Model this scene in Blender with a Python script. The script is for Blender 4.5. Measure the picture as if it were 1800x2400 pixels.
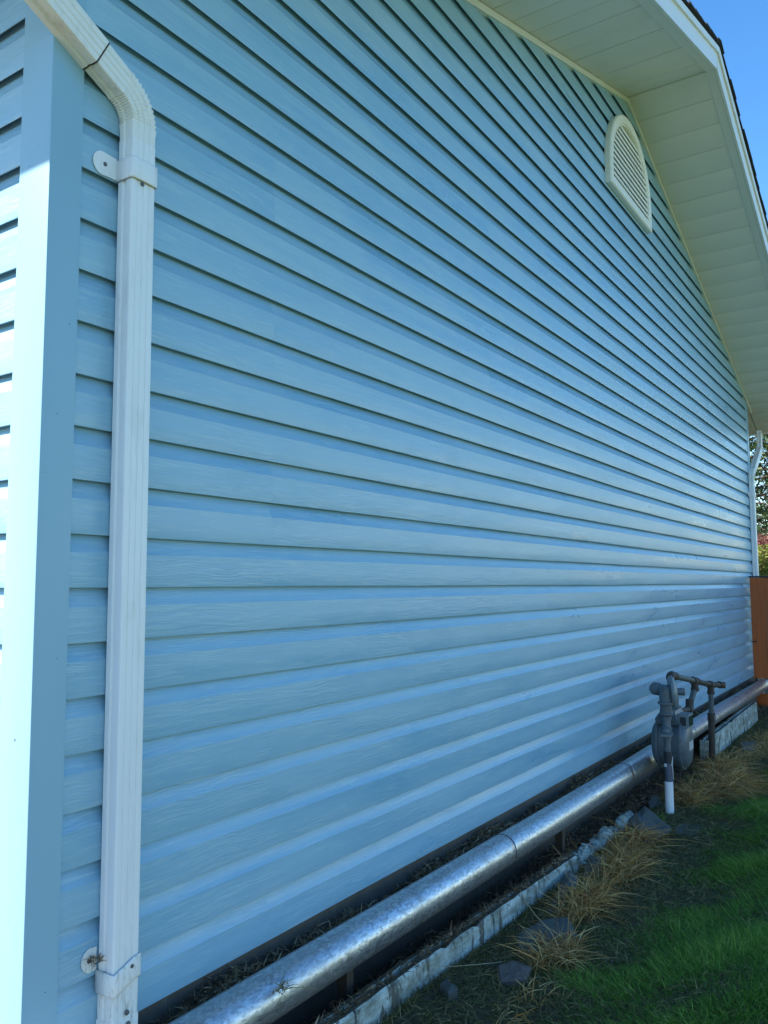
import bpy, bmesh, math, random
import numpy as np
from mathutils import Vector, Matrix

# ------------------------------------------------------------------ reset
for o in list(bpy.data.objects):
    bpy.data.objects.remove(o, do_unlink=True)
SC = bpy.context.scene
COL = SC.collection
rnd = random.Random(7)
rng = np.random.default_rng(11)
R = math.radians

# ------------------------------------------------------------------ camera
cam_d = bpy.data.cameras.new('camera')
cam = bpy.data.objects.new('camera', cam_d)
COL.objects.link(cam)
cam_d.sensor_fit = 'HORIZONTAL'
cam_d.sensor_width = 36.0
cam_d.lens = 1906.5 / 1800.0 * 36.0
cam_d.clip_start = 0.02
cam_d.clip_end = 4000
YAW, PITCH, ROLL = 0.98507, 0.08955, -0.004865
fw = Vector((math.sin(YAW) * math.cos(PITCH), math.cos(YAW) * math.cos(PITCH), math.sin(PITCH)))
rt = Vector((math.cos(YAW), -math.sin(YAW), 0))
up = rt.cross(fw)
rt2 = math.cos(ROLL) * rt + math.sin(ROLL) * up
up2 = -math.sin(ROLL) * rt + math.cos(ROLL) * up
m3 = Matrix((rt2, up2, -fw)).transposed()
cam.matrix_world = Matrix.Translation((0, -1.4976, 0.9319)) @ m3.to_4x4()
SC.camera = cam

# ------------------------------------------------------------------ light
SUN_E, SUN_A = R(44.6), R(38)          # elevation; swing of the sun from -x towards +y
to_sun = Vector((-math.cos(SUN_A) * math.cos(SUN_E), math.sin(SUN_A) * math.cos(SUN_E), math.sin(SUN_E)))
w = bpy.data.worlds.new('World')
SC.world = w
w.use_nodes = True
nt = w.node_tree
nt.nodes.clear()
sky = nt.nodes.new('ShaderNodeTexSky')
sky.sky_type = 'NISHITA'
sky.sun_disc = False
sky.sun_elevation = SUN_E
sky.sun_rotation = math.atan2(to_sun.x, to_sun.y)
sky.altitude = 200
sky.air_density = 1.0
sky.dust_density = 0.2
sky.ozone_density = 1.6
bg = nt.nodes.new('ShaderNodeBackground')
bg.inputs['Strength'].default_value = 0.13
wo = nt.nodes.new('ShaderNodeOutputWorld')
hsv = nt.nodes.new('ShaderNodeHueSaturation')
hsv.inputs['Saturation'].default_value = 1.3
nt.links.new(sky.outputs[0], hsv.inputs['Color'])
nt.links.new(hsv.outputs[0], bg.inputs['Color'])
nt.links.new(bg.outputs[0], wo.inputs['Surface'])
sun_d = bpy.data.lights.new('sun', 'SUN')
sun_d.energy = 4.9
sun_d.angle = R(0.5)
sun_d.color = (1.0, 0.95, 0.86)
sun = bpy.data.objects.new('sun', sun_d)
COL.objects.link(sun)
sun.rotation_euler = to_sun.to_track_quat('Z', 'Y').to_euler()
sun.location = to_sun * 60
vs = SC.view_settings
vs.view_transform = 'Standard'
vs.look = 'None'
vs.gamma = 1.0
vs.use_curve_mapping = False
vs.exposure = 1.35
SC.render.engine = 'CYCLES'
SC.cycles.max_bounces = 6
SC.cycles.diffuse_bounces = 4
SC.cycles.glossy_bounces = 3
SC.cycles.transmission_bounces = 3

# ------------------------------------------------------------------ node helpers
class N:
    def __init__(self, name):
        self.m = bpy.data.materials.new(name)
        self.m.use_nodes = True
        self.t = self.m.node_tree
        self.b = self.t.nodes['Principled BSDF']
    def n(self, typ, **kw):
        o = self.t.nodes.new(typ)
        for k, v in kw.items():
            if k.startswith('i_'):
                key = k[2:]
                key = int(key) if key.isdigit() else key
                o.inputs[key].default_value = v
            else:
                setattr(o, k, v)
        return o
    def l(self, a, b):
        self.t.links.new(a, b)
    def set(self, **kw):
        for k, v in kw.items():
            self.b.inputs[k.replace('_', ' ')].default_value = v
        return self
    def coord(self, scale=(1, 1, 1), gen='Object', rot=(0, 0, 0), jitter=False):
        tc = self.n('ShaderNodeTexCoord')
        mp = self.n('ShaderNodeMapping')
        mp.inputs['Scale'].default_value = scale
        mp.inputs['Rotation'].default_value = rot
        self.l(tc.outputs[gen], mp.inputs['Vector'])
        if jitter:
            oi = self.n('ShaderNodeObjectInfo')
            mu = self.n('ShaderNodeVectorMath', operation='SCALE')
            mu.inputs[0].default_value = (37.0, 11.0, 23.0)
            self.l(oi.outputs['Random'], mu.inputs['Scale'])
            self.l(mu.outputs[0], mp.inputs['Location'])
        return mp.outputs[0]
    def noise(self, vec, scale=5, detail=4, rough=0.5, dist=0.0):
        o = self.n('ShaderNodeTexNoise')
        o.inputs['Scale'].default_value = scale
        o.inputs['Detail'].default_value = detail
        o.inputs['Roughness'].default_value = rough
        o.inputs['Distortion'].default_value = dist
        self.l(vec, o.inputs['Vector'])
        return o.outputs['Fac']
    def ramp(self, fac, stops):
        o = self.n('ShaderNodeValToRGB')
        els = o.color_ramp.elements
        while len(els) < len(stops):
            els.new(0.5)
        for e, (p, c) in zip(els, stops):
            e.position = p
            e.color = (c, c, c, 1) if isinstance(c, (int, float)) else (*c, 1)
        self.l(fac, o.inputs['Fac'])
        return o.outputs['Color']
    def mix(self, fac, a, b, typ='MIX'):
        o = self.n('ShaderNodeMix', data_type='RGBA', blend_type=typ)
        for s, v in ((o.inputs[0], fac), (o.inputs[6], a), (o.inputs[7], b)):
            if hasattr(v, 'links') or hasattr(v, 'is_linked'):
                self.l(v, s)
            elif isinstance(v, (int, float)):
                s.default_value = v
            else:
                s.default_value = (*v, 1)
        return o.outputs[2]
    def math(self, op, a, b=0.0):
        o = self.n('ShaderNodeMath', operation=op)
        for s, v in ((o.inputs[0], a), (o.inputs[1], b)):
            if isinstance(v, (int, float)):
                s.default_value = v
            else:
                self.l(v, s)
        return o.outputs[0]
    def bump(self, h, strength=0.3, dist=0.001, normal=None):
        o = self.n('ShaderNodeBump')
        o.inputs['Strength'].default_value = strength
        o.inputs['Distance'].default_value = dist
        self.l(h, o.inputs['Height'])
        if normal is not None:
            self.l(normal, o.inputs['Normal'])
        return o.outputs[0]
    def base(self, c):
        self.l(c, self.b.inputs['Base Color'])
    def nrm(self, c):
        self.l(c, self.b.inputs['Normal'])
    def rough(self, c):
        self.l(c, self.b.inputs['Roughness'])

M = {}

def mat_siding():
    s = N('blue_vinyl_siding')
    # long wavy wood grain embossed along the board; boards differ by a random shift
    wv = s.coord((5.0, 5.0, 5.0), jitter=True)
    warp = s.noise(wv, 1.3, 2, 0.5)
    v = s.coord((7.0, 7.0, 230.0), jitter=True)
    comb = s.n('ShaderNodeVectorMath', operation='ADD')
    s.l(v, comb.inputs[0])
    sc = s.n('ShaderNodeCombineXYZ')
    s.l(s.math('MULTIPLY', warp, 9.0), sc.inputs['Z'])
    s.l(sc.outputs[0], comb.inputs[1])
    g = s.noise(comb.outputs[0], 1.0, 3, 0.55, 0.4)
    gs = s.ramp(g, [(0.40, 0.0), (0.60, 1.0)])
    patch = s.noise(s.coord((2.2, 2.2, 14.0), jitter=True), 1.0, 3, 0.6)
    pm = s.ramp(patch, [(0.42, 0.0), (0.62, 1.0)])
    h = s.math('MULTIPLY', gs, pm)
    fine = s.noise(s.coord((60, 60, 900)), 1.0, 2, 0.6)
    n1 = s.bump(fine, 0.10, 0.0006)
    n2 = s.bump(h, 0.45, 0.0008, n1)
    wob = s.noise(s.coord((1.1, 1.1, 3.0), jitter=True), 1.0, 2, 0.5)
    n3 = s.bump(wob, 0.12, 0.006, n2)
    s.nrm(n3)
    # chalky weathering in drifting patches and thin streaks
    chalk = s.noise(s.coord((1.3, 1.3, 7.0), jitter=True), 1.0, 5, 0.62, 0.6)
    cm = s.ramp(chalk, [(0.32, 0.0), (0.72, 1.0)])
    streak = s.noise(s.coord((9, 9, 160), jitter=True), 1.0, 4, 0.7)
    sm = s.ramp(streak, [(0.52, 0.0), (0.66, 1.0)])
    c = s.mix(cm, (0.205, 0.415, 0.565), (0.310, 0.510, 0.620))
    c = s.mix(s.math('MULTIPLY', sm, 0.55), c, (0.40, 0.58, 0.64))
    c = s.mix(s.math('MULTIPLY', h, 0.30), c, (0.40, 0.585, 0.665))
    specks = s.noise(s.coord((130, 130, 130)), 1.0, 1, 0.5)
    sp = s.ramp(specks, [(0.80, 0.0), (0.83, 1.0)])
    c = s.mix(s.math('MULTIPLY', sp, 0.7), c, (0.07, 0.08, 0.07))
    oi = s.n('ShaderNodeObjectInfo')
    c = s.mix(s.math('MULTIPLY', oi.outputs['Random'], 0.12), c, (0.29, 0.475, 0.54))
    splash = s.noise(s.coord((3, 3, 3)), 1.0, 6, 0.75)
    c = s.mix(s.ramp(splash, [(0.60, 0.0), (0.80, 0.30)]), c, (0.20, 0.28, 0.28))
    s.base(c)
    s.rough(s.ramp(cm, [(0.0, 0.25), (1.0, 0.42)]))
    s.set(Specular_IOR_Level=0.6)
    return s.m

def mat_post():
    s = N('blue_vinyl_post')
    f = s.noise(s.coord((40, 40, 3)), 1.0, 3, 0.6)
    big = s.noise(s.coord((3, 3, 1.2)), 1.0, 3, 0.5)
    c = s.mix(big, (0.235, 0.425, 0.535), (0.285, 0.475, 0.575))
    specks = s.noise(s.coord((90, 90, 90)), 1.0, 1, 0.5)
    sp = s.ramp(specks, [(0.80, 0.0), (0.82, 1.0)])
    c = s.mix(s.math('MULTIPLY', sp, 0.8), c, (0.05, 0.06, 0.07))
    s.base(c)
    s.nrm(s.bump(f, 0.05, 0.001))
    s.set(Roughness=0.36)
    return s.m

def mat_plain(name, col, rough=0.5, metal=0.0, var=0.12, scale=12, bump=0.0, bscale=80, dirt=0.0, dirtcol=(0.08, 0.075, 0.05), dscale=(9, 9, 9), stretch=(1, 1, 1)):
    s = N(name)
    n = s.noise(s.coord(tuple(scale * q for q in stretch), jitter=True), 1.0, 4, 0.6)
    a = tuple(max(0, x * (1 - var)) for x in col)
    b = tuple(min(1, x * (1 + var)) for x in col)
    c = s.mix(n, a, b)
    if dirt > 0:
        d = s.noise(s.coord(dscale, jitter=True), 1.0, 6, 0.7, 0.3)
        dm = s.ramp(d, [(0.52, 0.0), (0.72, 1.0)])
        c = s.mix(s.math('MULTIPLY', dm, dirt), c, dirtcol)
    s.base(c)
    if bump > 0:
        bn = s.noise(s.coord((bscale,) * 3), 1.0, 4, 0.6)
        s.nrm(s.bump(bn, bump, 0.002))
    s.set(Roughness=rough, Metallic=metal)
    return s.m

def mat_galv():
    s = N('galvanised_steel')
    v = s.n('ShaderNodeTexVoronoi')
    v.inputs['Scale'].default_value = 1.0
    s.l(s.coord((90, 190, 190), rot=(0, 0, 0.4)), v.inputs['Vector'])
    cr = s.n('ShaderNodeSeparateColor')
    s.l(v.outputs['Color'], cr.inputs[0])
    big = s.noise(s.coord((5, 5, 5)), 1.0, 5, 0.65)
    run = s.noise(s.coord((70, 12, 12)), 1.0, 4, 0.65)
    c = s.mix(cr.outputs[0], (0.34, 0.36, 0.38), (0.66, 0.68, 0.70))
    c = s.mix(s.ramp(big, [(0.45, 0.0), (0.75, 0.7)]), c, (0.46, 0.47, 0.47))
    c = s.mix(s.ramp(run, [(0.58, 0.0), (0.78, 0.40)]), c, (0.30, 0.31, 0.30))
    s.base(c)
    mud = s.noise(s.coord((11, 6, 6)), 1.0, 6, 0.75, 0.4)
    c2 = s.mix(s.ramp(mud, [(0.56, 0.0), (0.74, 0.75)]), c, (0.13, 0.115, 0.09))
    s.base(c2)
    rr = s.math('ADD', s.math('MULTIPLY', cr.outputs[1], 0.16), s.math('MULTIPLY', big, 0.25))
    s.rough(s.math('ADD', rr, 0.17))
    s.nrm(s.bump(s.noise(s.coord((5, 10, 10)), 1.0, 2, 0.5), 0.15, 0.004))
    s.set(Metallic=0.82)
    return s.m

def mat_painted_concrete():
    s = N('flaking_white_paint')
    a = s.noise(s.coord((26, 26, 9)), 1.0, 6, 0.72, 0.3)
    cracks = s.n('ShaderNodeTexVoronoi', feature='DISTANCE_TO_EDGE')
    s.l(s.coord((45, 45, 22)), cracks.inputs['Vector'])
    cracks.inputs['Scale'].default_value = 1.0
    m = s.ramp(a, [(0.52, 0.0), (0.60, 1.0)])
    ck = s.ramp(cracks.outputs['Distance'], [(0.0, 1.0), (0.06, 0.0)])
    mm = s.math('MAXIMUM', m, s.math('MULTIPLY', ck, 0.22))
    tint = s.noise(s.coord((4, 4, 4)), 1.0, 3, 0.6)
    p = s.mix(tint, (0.50, 0.62, 0.58), (0.70, 0.75, 0.70))
    p = s.mix(s.math('MULTIPLY', s.ramp(s.noise(s.coord((60, 60, 14)), 1.0, 4, 0.7), [(0.5, 0), (0.7, 1)]), 0.45), p, (0.25, 0.28, 0.22))
    dd = s.ramp(s.noise(s.coord((5, 5, 14)), 1.0, 6, 0.75), [(0.36, 0.0), (0.60, 0.9)])
    p = s.mix(dd, p, (0.17, 0.19, 0.14))
    s.base(s.mix(mm, p, (0.10, 0.10, 0.08)))
    s.nrm(s.bump(s.math('SUBTRACT', 1.0, mm), 0.5, 0.003))
    s.set(Roughness=0.75)
    return s.m

def mat_foundation():
    s = N('tarred_concrete')
    a = s.noise(s.coord((14, 14, 14)), 1.0, 6, 0.7)
    st = s.noise(s.coord((45, 45, 5)), 1.0, 4, 0.7)
    c = s.mix(a, (0.045, 0.037, 0.030), (0.125, 0.105, 0.082))
    c = s.mix(s.ramp(st, [(0.60, 0.0), (0.72, 0.6)]), c, (0.17, 0.16, 0.15))
    s.base(c)
    s.nrm(s.bump(a, 0.6, 0.006))
    s.set(Roughness=0.85)
    return s.m

def mat_ground():
    s = N('soil_and_lawn_floor')
    tc = s.n('ShaderNodeTexCoord')
    sx = s.n('ShaderNodeSeparateXYZ')
    s.l(tc.outputs['Object'], sx.inputs[0])
    wob = s.noise(s.coord((3, 3, 3)), 1.0, 4, 0.6)
    d = s.math('ADD', s.math('MULTIPLY', sx.outputs['Y'], -1.0), s.math('MULTIPLY', wob, 0.35))
    lawn = s.ramp(s.math('MULTIPLY', d, 0.25), [(0.34, 0.0), (0.44, 1.0)])
    n1 = s.noise(s.coord((30, 30, 30)), 1.0, 8, 0.75)
    n2 = s.noise(s.coord((140, 140, 140)), 1.0, 4, 0.7)
    soil = s.mix(n1, (0.032, 0.025, 0.014), (0.15, 0.110, 0.062))
    soil = s.mix(s.ramp(n2, [(0.58, 0.0), (0.70, 0.6)]), soil, (0.15, 0.12, 0.075))
    gpatch = s.noise(s.coord((1.1, 1.1, 1.1)), 1.0, 5, 0.65)
    g = s.mix(gpatch, (0.035, 0.065, 0.018), (0.085, 0.120, 0.035))
    g = s.mix(s.ramp(n2, [(0.4, 0.0), (0.7, 0.6)]), g, (0.10, 0.13, 0.045))
    s.base(s.mix(lawn, soil, g))
    s.nrm(s.bump(n1, 0.8, 0.02))
    s.set(Roughness=0.95)
    return s.m

def mat_blade(name, ca, cb, cc, rough=0.5, trans=0.25):
    s = N(name)
    at = s.n('ShaderNodeAttribute', attribute_name='shade')
    r = s.n('ShaderNodeValToRGB')
    e = r.color_ramp.elements
    e[0].color = (*ca, 1)
    e[1].color = (*cc, 1)
    x = e.new(0.5)
    x.color = (*cb, 1)
    s.l(at.outputs['Fac'], r.inputs['Fac'])
    big = s.noise(s.coord((2.1, 2.1, 2.1)), 1.0, 3, 0.6)
    s.base(s.mix(s.math('MULTIPLY', big, 0.5), r.outputs[0], ca))
    s.set(Roughness=rough, Specular_IOR_Level=0.3)
    tr = s.n('ShaderNodeBsdfTranslucent')
    s.l(r.outputs[0], tr.inputs['Color'])
    mx = s.n('ShaderNodeMixShader')
    mx.inputs[0].default_value = trans
    s.l(s.b.outputs[0], mx.inputs[1])
    s.l(tr.outputs[0], mx.inputs[2])
    s.l(mx.outputs[0], s.t.nodes['Material Output'].inputs['Surface'])
    return s.m

def mat_wood():
    s = N('orange_stained_wood')
    v = s.coord((26, 26, 1.6), jitter=True)
    g = s.noise(v, 1.0, 5, 0.65, 1.2)
    kn = s.noise(s.coord((5, 5, 3), jitter=True), 1.0, 2, 0.5, 1.0)
    c = s.mix(g, (0.27, 0.050, 0.008), (0.62, 0.140, 0.020))
    c = s.mix(s.ramp(kn, [(0.68, 0.0), (0.74, 0.8)]), c, (0.07, 0.02, 0.01))
    s.base(c)
    s.nrm(s.bump(g, 0.25, 0.002))
    s.set(Roughness=0.55)
    return s.m

def mat_shingle():
    s = N('asphalt_shingle')
    a = s.noise(s.coord((400, 400, 400)), 1.0, 2, 0.6)
    b = s.noise(s.coord((4, 4, 4), jitter=True), 1.0, 3, 0.6)
    c = s.mix(a, (0.018, 0.019, 0.021), (0.075, 0.076, 0.080))
    s.base(s.mix(s.math('MULTIPLY', b, 0.6), c, (0.03, 0.03, 0.034)))
    s.nrm(s.bump(a, 0.6, 0.002))
    s.set(Roughness=0.9)
    return s.m

def mat_soffit():
    s = N('cream_vinyl_soffit')
    a = s.noise(s.coord((230, 60, 230)), 1.0, 3, 0.6)
    b = s.noise(s.coord((2.0, 3.5, 2.0), jitter=True), 1.0, 4, 0.6)
    c = s.mix(b, (0.76, 0.735, 0.63), (0.85, 0.825, 0.72))
    s.base(c)
    s.nrm(s.bump(a, 0.25, 0.0012))
    s.rough(s.ramp(b, [(0.3, 0.36), (0.7, 0.55)]))
    return s.m

M['siding'] = mat_siding()
M['post'] = mat_post()
M['white'] = mat_plain('white_aluminium', (0.82, 0.83, 0.82), 0.38, var=0.03, scale=5, dirt=0.18, dirtcol=(0.30, 0.28, 0.20), dscale=(26, 26, 5))
M['elbow'] = mat_plain('weathered_white_aluminium', (0.80, 0.80, 0.75), 0.42, var=0.06, scale=9, dirt=0.35, dirtcol=(0.20, 0.18, 0.12), dscale=(30, 30, 12))
M['dirtywhite'] = mat_plain('grimy_white_aluminium', (0.76, 0.77, 0.73), 0.5, var=0.08, scale=12, dirt=0.85, dirtcol=(0.10, 0.09, 0.06), dscale=(75, 75, 16))
M['grime'] = mat_plain('black_joint_grime', (0.05, 0.045, 0.035), 0.9, var=0.5, scale=60)
M['screw'] = mat_plain('dull_steel', (0.12, 0.12, 0.12), 0.5, 0.6)
M['vent'] = mat_plain('cream_plastic', (0.90, 0.87, 0.76), 0.42, var=0.04, scale=6)
M['void'] = mat_plain('dusty_screen', (0.16, 0.15, 0.12), 0.9)
M['soffit'] = mat_soffit()
M['fascia'] = mat_plain('white_fascia', (0.84, 0.83, 0.77), 0.38, var=0.05, scale=3, dirt=0.25, dirtcol=(0.42, 0.38, 0.24), dscale=(3, 3, 30))
M['shingle'] = mat_shingle()
M['galv'] = mat_galv()
M['rust'] = mat_plain('rusty_iron', (0.19, 0.105, 0.055), 0.85, 0.1, var=0.45, scale=45, bump=0.6)
M['curb'] = mat_painted_concrete()
M['foundation'] = mat_foundation()
M['ground'] = mat_ground()
M['slate'] = mat_plain('grey_slate', (0.072, 0.080, 0.074), 0.7, var=0.4, scale=7, bump=0.4, bscale=40, dirt=0.6, dirtcol=(0.07, 0.06, 0.035), dscale=(14, 14, 14))
M['browns'] = mat_plain('brown_stone', (0.13, 0.095, 0.080), 0.8, var=0.35, scale=18, bump=0.6, bscale=50)
M['meter'] = mat_plain('grey_meter_paint', (0.092, 0.120, 0.138), 0.42, var=0.35, scale=14, bump=0.15, bscale=120, dirt=0.55, dirtcol=(0.025, 0.022, 0.018), dscale=(26, 26, 26))
M['meterlight'] = mat_plain('pale_meter_paint', (0.16, 0.195, 0.21), 0.45, var=0.15, scale=20, dirt=0.4, dirtcol=(0.08, 0.075, 0.06), dscale=(30, 30, 30))
M['iron'] = mat_plain('black_iron_pipe', (0.052, 0.040, 0.031), 0.68, 0.2, var=0.4, scale=40, bump=0.4, bscale=150, dirt=0.5, dirtcol=(0.11, 0.055, 0.030), dscale=(35, 35, 35))
M['ironpaint'] = mat_plain('grey_painted_pipe', (0.085, 0.100, 0.100), 0.6, 0.0, var=0.25, scale=30, dirt=0.6, dirtcol=(0.07, 0.05, 0.035), dscale=(40, 40, 14))
M['pvc'] = mat_plain('white_pvc', (0.74, 0.76, 0.78), 0.42, var=0.04, scale=20, dirt=0.3, dirtcol=(0.2, 0.19, 0.15), dscale=(50, 50, 20))
M['tape'] = mat_plain('black_tape', (0.022, 0.022, 0.028), 0.5)
M['blueblack'] = mat_plain('dark_coated_riser', (0.075, 0.090, 0.125), 0.5, var=0.15)
M['glass'] = mat_plain('index_glass', (0.03, 0.04, 0.045), 0.12)
M['label'] = mat_plain('pale_label', (0.45, 0.46, 0.44), 0.5, dirt=0.5, dirtcol=(0.1, 0.1, 0.1), dscale=(90, 90, 90))
M['wood'] = mat_wood()
M['blackmetal'] = mat_plain('black_cap', (0.02, 0.02, 0.024), 0.5)
M['grass'] = mat_blade('lawn_blades', (0.045, 0.115, 0.010), (0.145, 0.310, 0.030), (0.46, 0.55, 0.12), 0.6, 0.3)
M['thatch'] = mat_blade('cut_thatch', (0.040, 0.048, 0.012), (0.170, 0.150, 0.052), (0.62, 0.46, 0.21), 0.7, 0.12)
M['dry'] = mat_blade('dry_straw', (0.16, 0.070, 0.018), (0.60, 0.345, 0.105), (0.97, 0.70, 0.31), 0.6, 0.2)
M['litter'] = mat_blade('leaf_litter', (0.065, 0.044, 0.025), (0.22, 0.150, 0.08), (0.55, 0.42, 0.25), 0.8, 0.05)
M['needle'] = mat_blade('conifer_needles', (0.018, 0.045, 0.012), (0.045, 0.085, 0.022), (0.16, 0.18, 0.055), 0.5, 0.2)
M['redleaf'] = mat_blade('red_leaves', (0.09, 0.018, 0.022), (0.22, 0.055, 0.060), (0.38, 0.15, 0.12), 0.5, 0.3)
M['yelleaf'] = mat_blade('yellow_green_leaves', (0.075, 0.12, 0.016), (0.24, 0.28, 0.045), (0.46, 0.44, 0.12), 0.5, 0.3)
M['bark'] = mat_plain('bark', (0.085, 0.065, 0.048), 0.9, var=0.4, scale=12, bump=0.8, bscale=25, stretch=(1, 1, 0.25))
M['interior'] = mat_plain('sheathing', (0.10, 0.09, 0.08), 0.9)
M['plastic'] = mat_plain('wilted_leaf', (0.12, 0.13, 0.07), 0.5, var=0.4, scale=30)

# ------------------------------------------------------------------ object helpers
def link(o, parent=None):
    COL.objects.link(o)
    if parent is not None:
        o.parent = parent
    return o

def tag(o, label=None, cat=None, group=None, kind=None):
    if label: o['label'] = label
    if cat: o['category'] = cat
    if group: o['group'] = group
    if kind: o['kind'] = kind
    return o

def empty(name, loc=(0, 0, 0)):
    o = bpy.data.objects.new(name, None)
    o.empty_display_size = 0.1
    o.location = loc
    return link(o)

def raw(name, verts, faces, mat, parent=None, smooth=False, autosmooth=None):
    me = bpy.data.meshes.new(name)
    off = Vector((0, 0, 0))
    p = parent
    while p is not None:
        off += p.location
        p = p.parent
    if off.length > 0:
        verts = [(v[0] - off.x, v[1] - off.y, v[2] - off.z) for v in verts]
    me.from_pydata([tuple(v) for v in verts], [], faces)
    me.materials.append(M[mat] if isinstance(mat, str) else mat)
    if smooth:
        me.polygons.foreach_set('use_smooth', [True] * len(me.polygons))
        if autosmooth:
            try:
                me.set_sharp_from_angle(angle=R(autosmooth))
            except Exception:
                pass
    me.validate()
    o = bpy.data.objects.new(name, me)
    return link(o, parent)

class MB:
    """collects geometry in world coordinates"""
    def __init__(self):
        self.v = []
        self.f = []
    def add(self, vs, fs):
        b = len(self.v)
        self.v += [tuple(q) for q in vs]
        self.f += [tuple(i + b for i in f) for f in fs]
        return self
    def box(self, lo, hi, M4=None):
        x0, y0, z0 = lo
        x1, y1, z1 = hi
        vs = [Vector(q) for q in ((x0, y0, z0), (x1, y0, z0), (x1, y1, z0), (x0, y1, z0), (x0, y0, z1), (x1, y0, z1), (x1, y1, z1), (x0, y1, z1))]
        if M4 is not None:
            vs = [M4 @ q for q in vs]
        return self.add(vs, [(0, 3, 2, 1), (4, 5, 6, 7), (0, 1, 5, 4), (1, 2, 6, 5), (2, 3, 7, 6), (3, 0, 4, 7)])
    def tube(self, pts, rad, n=16, cap=True):
        """round tube through pts; rad a number or a list"""
        pts = [Vector(p) for p in pts]
        if isinstance(rad, (int, float)):
            rad = [rad] * len(pts)
        T = []
        for i in range(len(pts)):
            a = pts[max(i - 1, 0)]
            b = pts[min(i + 1, len(pts) - 1)]
            d = (b - a)
            if d.length < 1e-9:
                d = T[-1] if T else Vector((0, 0, 1))
            T.append(d.normalized())
        ref = Vector((0, 0, 1)) if abs(T[0].z) < 0.9 else Vector((1, 0, 0))
        u = T[0].cross(ref).normalized()
        rings = []
        vs = []
        for i, p in enumerate(pts):
            u = (u - T[i] * u.dot(T[i]))
            if u.length < 1e-6:
                u = T[i].orthogonal()
            u.normalize()
            v = T[i].cross(u)
            for k in range(n):
                a = 2 * math.pi * k / n
                vs.append(p + rad[i] * (math.cos(a) * u + math.sin(a) * v))
        fs = []
        for i in range(len(pts) - 1):
            for k in range(n):
                a = i * n + k
                b = i * n + (k + 1) % n
                fs.append((a, b, b + n, a + n))
        if cap:
            fs.append(tuple(range(n - 1, -1, -1)))
            fs.append(tuple((len(pts) - 1) * n + k for k in range(n)))
        return self.add(vs, fs)
    def lathe(self, c, axis, prof, n=24):
        """prof: list of (distance along axis, radius)"""
        axis = Vector(axis).normalized()
        c = Vector(c)
        return self.tube_profile([c + axis * a for a, r in prof], [max(r, 1e-4) for a, r in prof], axis, n)
    def tube_profile(self, pts, rad, axis, n):
        u = axis.orthogonal().normalized()
        v = axis.cross(u)
        vs = []
        for p, r in zip(pts, rad):
            for k in range(n):
                a = 2 * math.pi * k / n
                vs.append(p + r * (math.cos(a) * u + math.sin(a) * v))
        fs = []
        for i in range(len(pts) - 1):
            for k in range(n):
                a = i * n + k
                b = i * n + (k + 1) % n
                fs.append((a, b, b + n, a + n))
        fs.append(tuple(range(n - 1, -1, -1)))
        fs.append(tuple((len(pts) - 1) * n + k for k in range(n)))
        return self.add(vs, fs)
    def loft(self, rings, closed=True, cap=True):
        n = len(rings[0])
        vs = [q for r in rings for q in r]
        fs = []
        for i in range(len(rings) - 1):
            for k in range(n if closed else n - 1):
                a = i * n + k
                b = i * n + (k + 1) % n
                fs.append((a, b, b + n, a + n))
        if cap and closed:
            fs.append(tuple(range(n - 1, -1, -1)))
            fs.append(tuple((len(rings) - 1) * n + k for k in range(n)))
        return self.add(vs, fs)
    def build(self, name, mat, parent=None, smooth=False, ang=40):
        return raw(name, self.v, self.f, mat, parent, smooth, ang)

def fix_normals(o):
    bm = bmesh.new()
    bm.from_mesh(o.data)
    bmesh.ops.recalc_face_normals(bm, faces=bm.faces)
    bm.to_mesh(o.data)
    bm.free()
    return o

# =================================================================== SETTING
S = 0.1143                       # one course of siding
Z0 = 0.0141                      # height of the course grid
XL, XR = 0.971, 9.215            # the two house corners
XA, ZA, SL = 5.172, 4.143, 0.320 # gable apex and roof slope
OV = 0.566                       # rake overhang
EO = 0.55                        # eave overhang
HD = 10.0                        # house depth

def ground_z(x, y):
    t = min(max((x - 2.0) / 1.2, 0), 1)
    t = t * t * (3 - 2 * t)
    z = -0.245 - 0.030 * t
    if y > -0.2:
        z -= 0.03 * min((y + 0.2) / 0.1, 1)
    return z + 0.006 * math.sin(7.1 * x + 3 * y) * math.sin(5.3 * y - x) + 0.004 * math.sin(31 * x + 9 * math.sin(11 * y)) * math.sin(37 * y + 5 * math.sin(9 * x))

def make_ground():
    xs = sorted(set([-600, -200, -60, -20, -6, -2] + [round(0.4 + 0.032 * i, 3) for i in range(292)] + [10.5, 14, 20, 40, 120, 300, 800]))
    ys = sorted(set([-800, -300, -100, -40, -15, -7, -4, -2.6] + [round(-2.1 + 0.032 * i, 3) for i in range(69)] + [0.6, 2, 6, 12, 30, 100, 300, 800]))
    vs = [(x, y, ground_z(x, y) if (0.3 < x < 10 and -2.1 < y < 0.3) else -0.26) for x in xs for y in ys]
    ny = len(ys)
    fs = [(i * ny + j, (i + 1) * ny + j, (i + 1) * ny + j + 1, i * ny + j + 1) for i in range(len(xs) - 1) for j in range(ny - 1)]
    o = raw('ground', vs, fs, 'ground', None, True)
    tag(o, kind='structure')
make_ground()

# =================================================================== HOUSE
house = empty('house', (0, 0, 0))
tag(house, 'pale blue vinyl sided gable end house with cream soffits and dark shingle roof', 'house')

def roof_z(x):
    return ZA - SL * abs(x - XA)

def inv_l(z):   # x of the rake on the left slope at height z
    return XA - (ZA - z) / SL
def inv_r(z):
    return XA + (ZA - z) / SL

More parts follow.
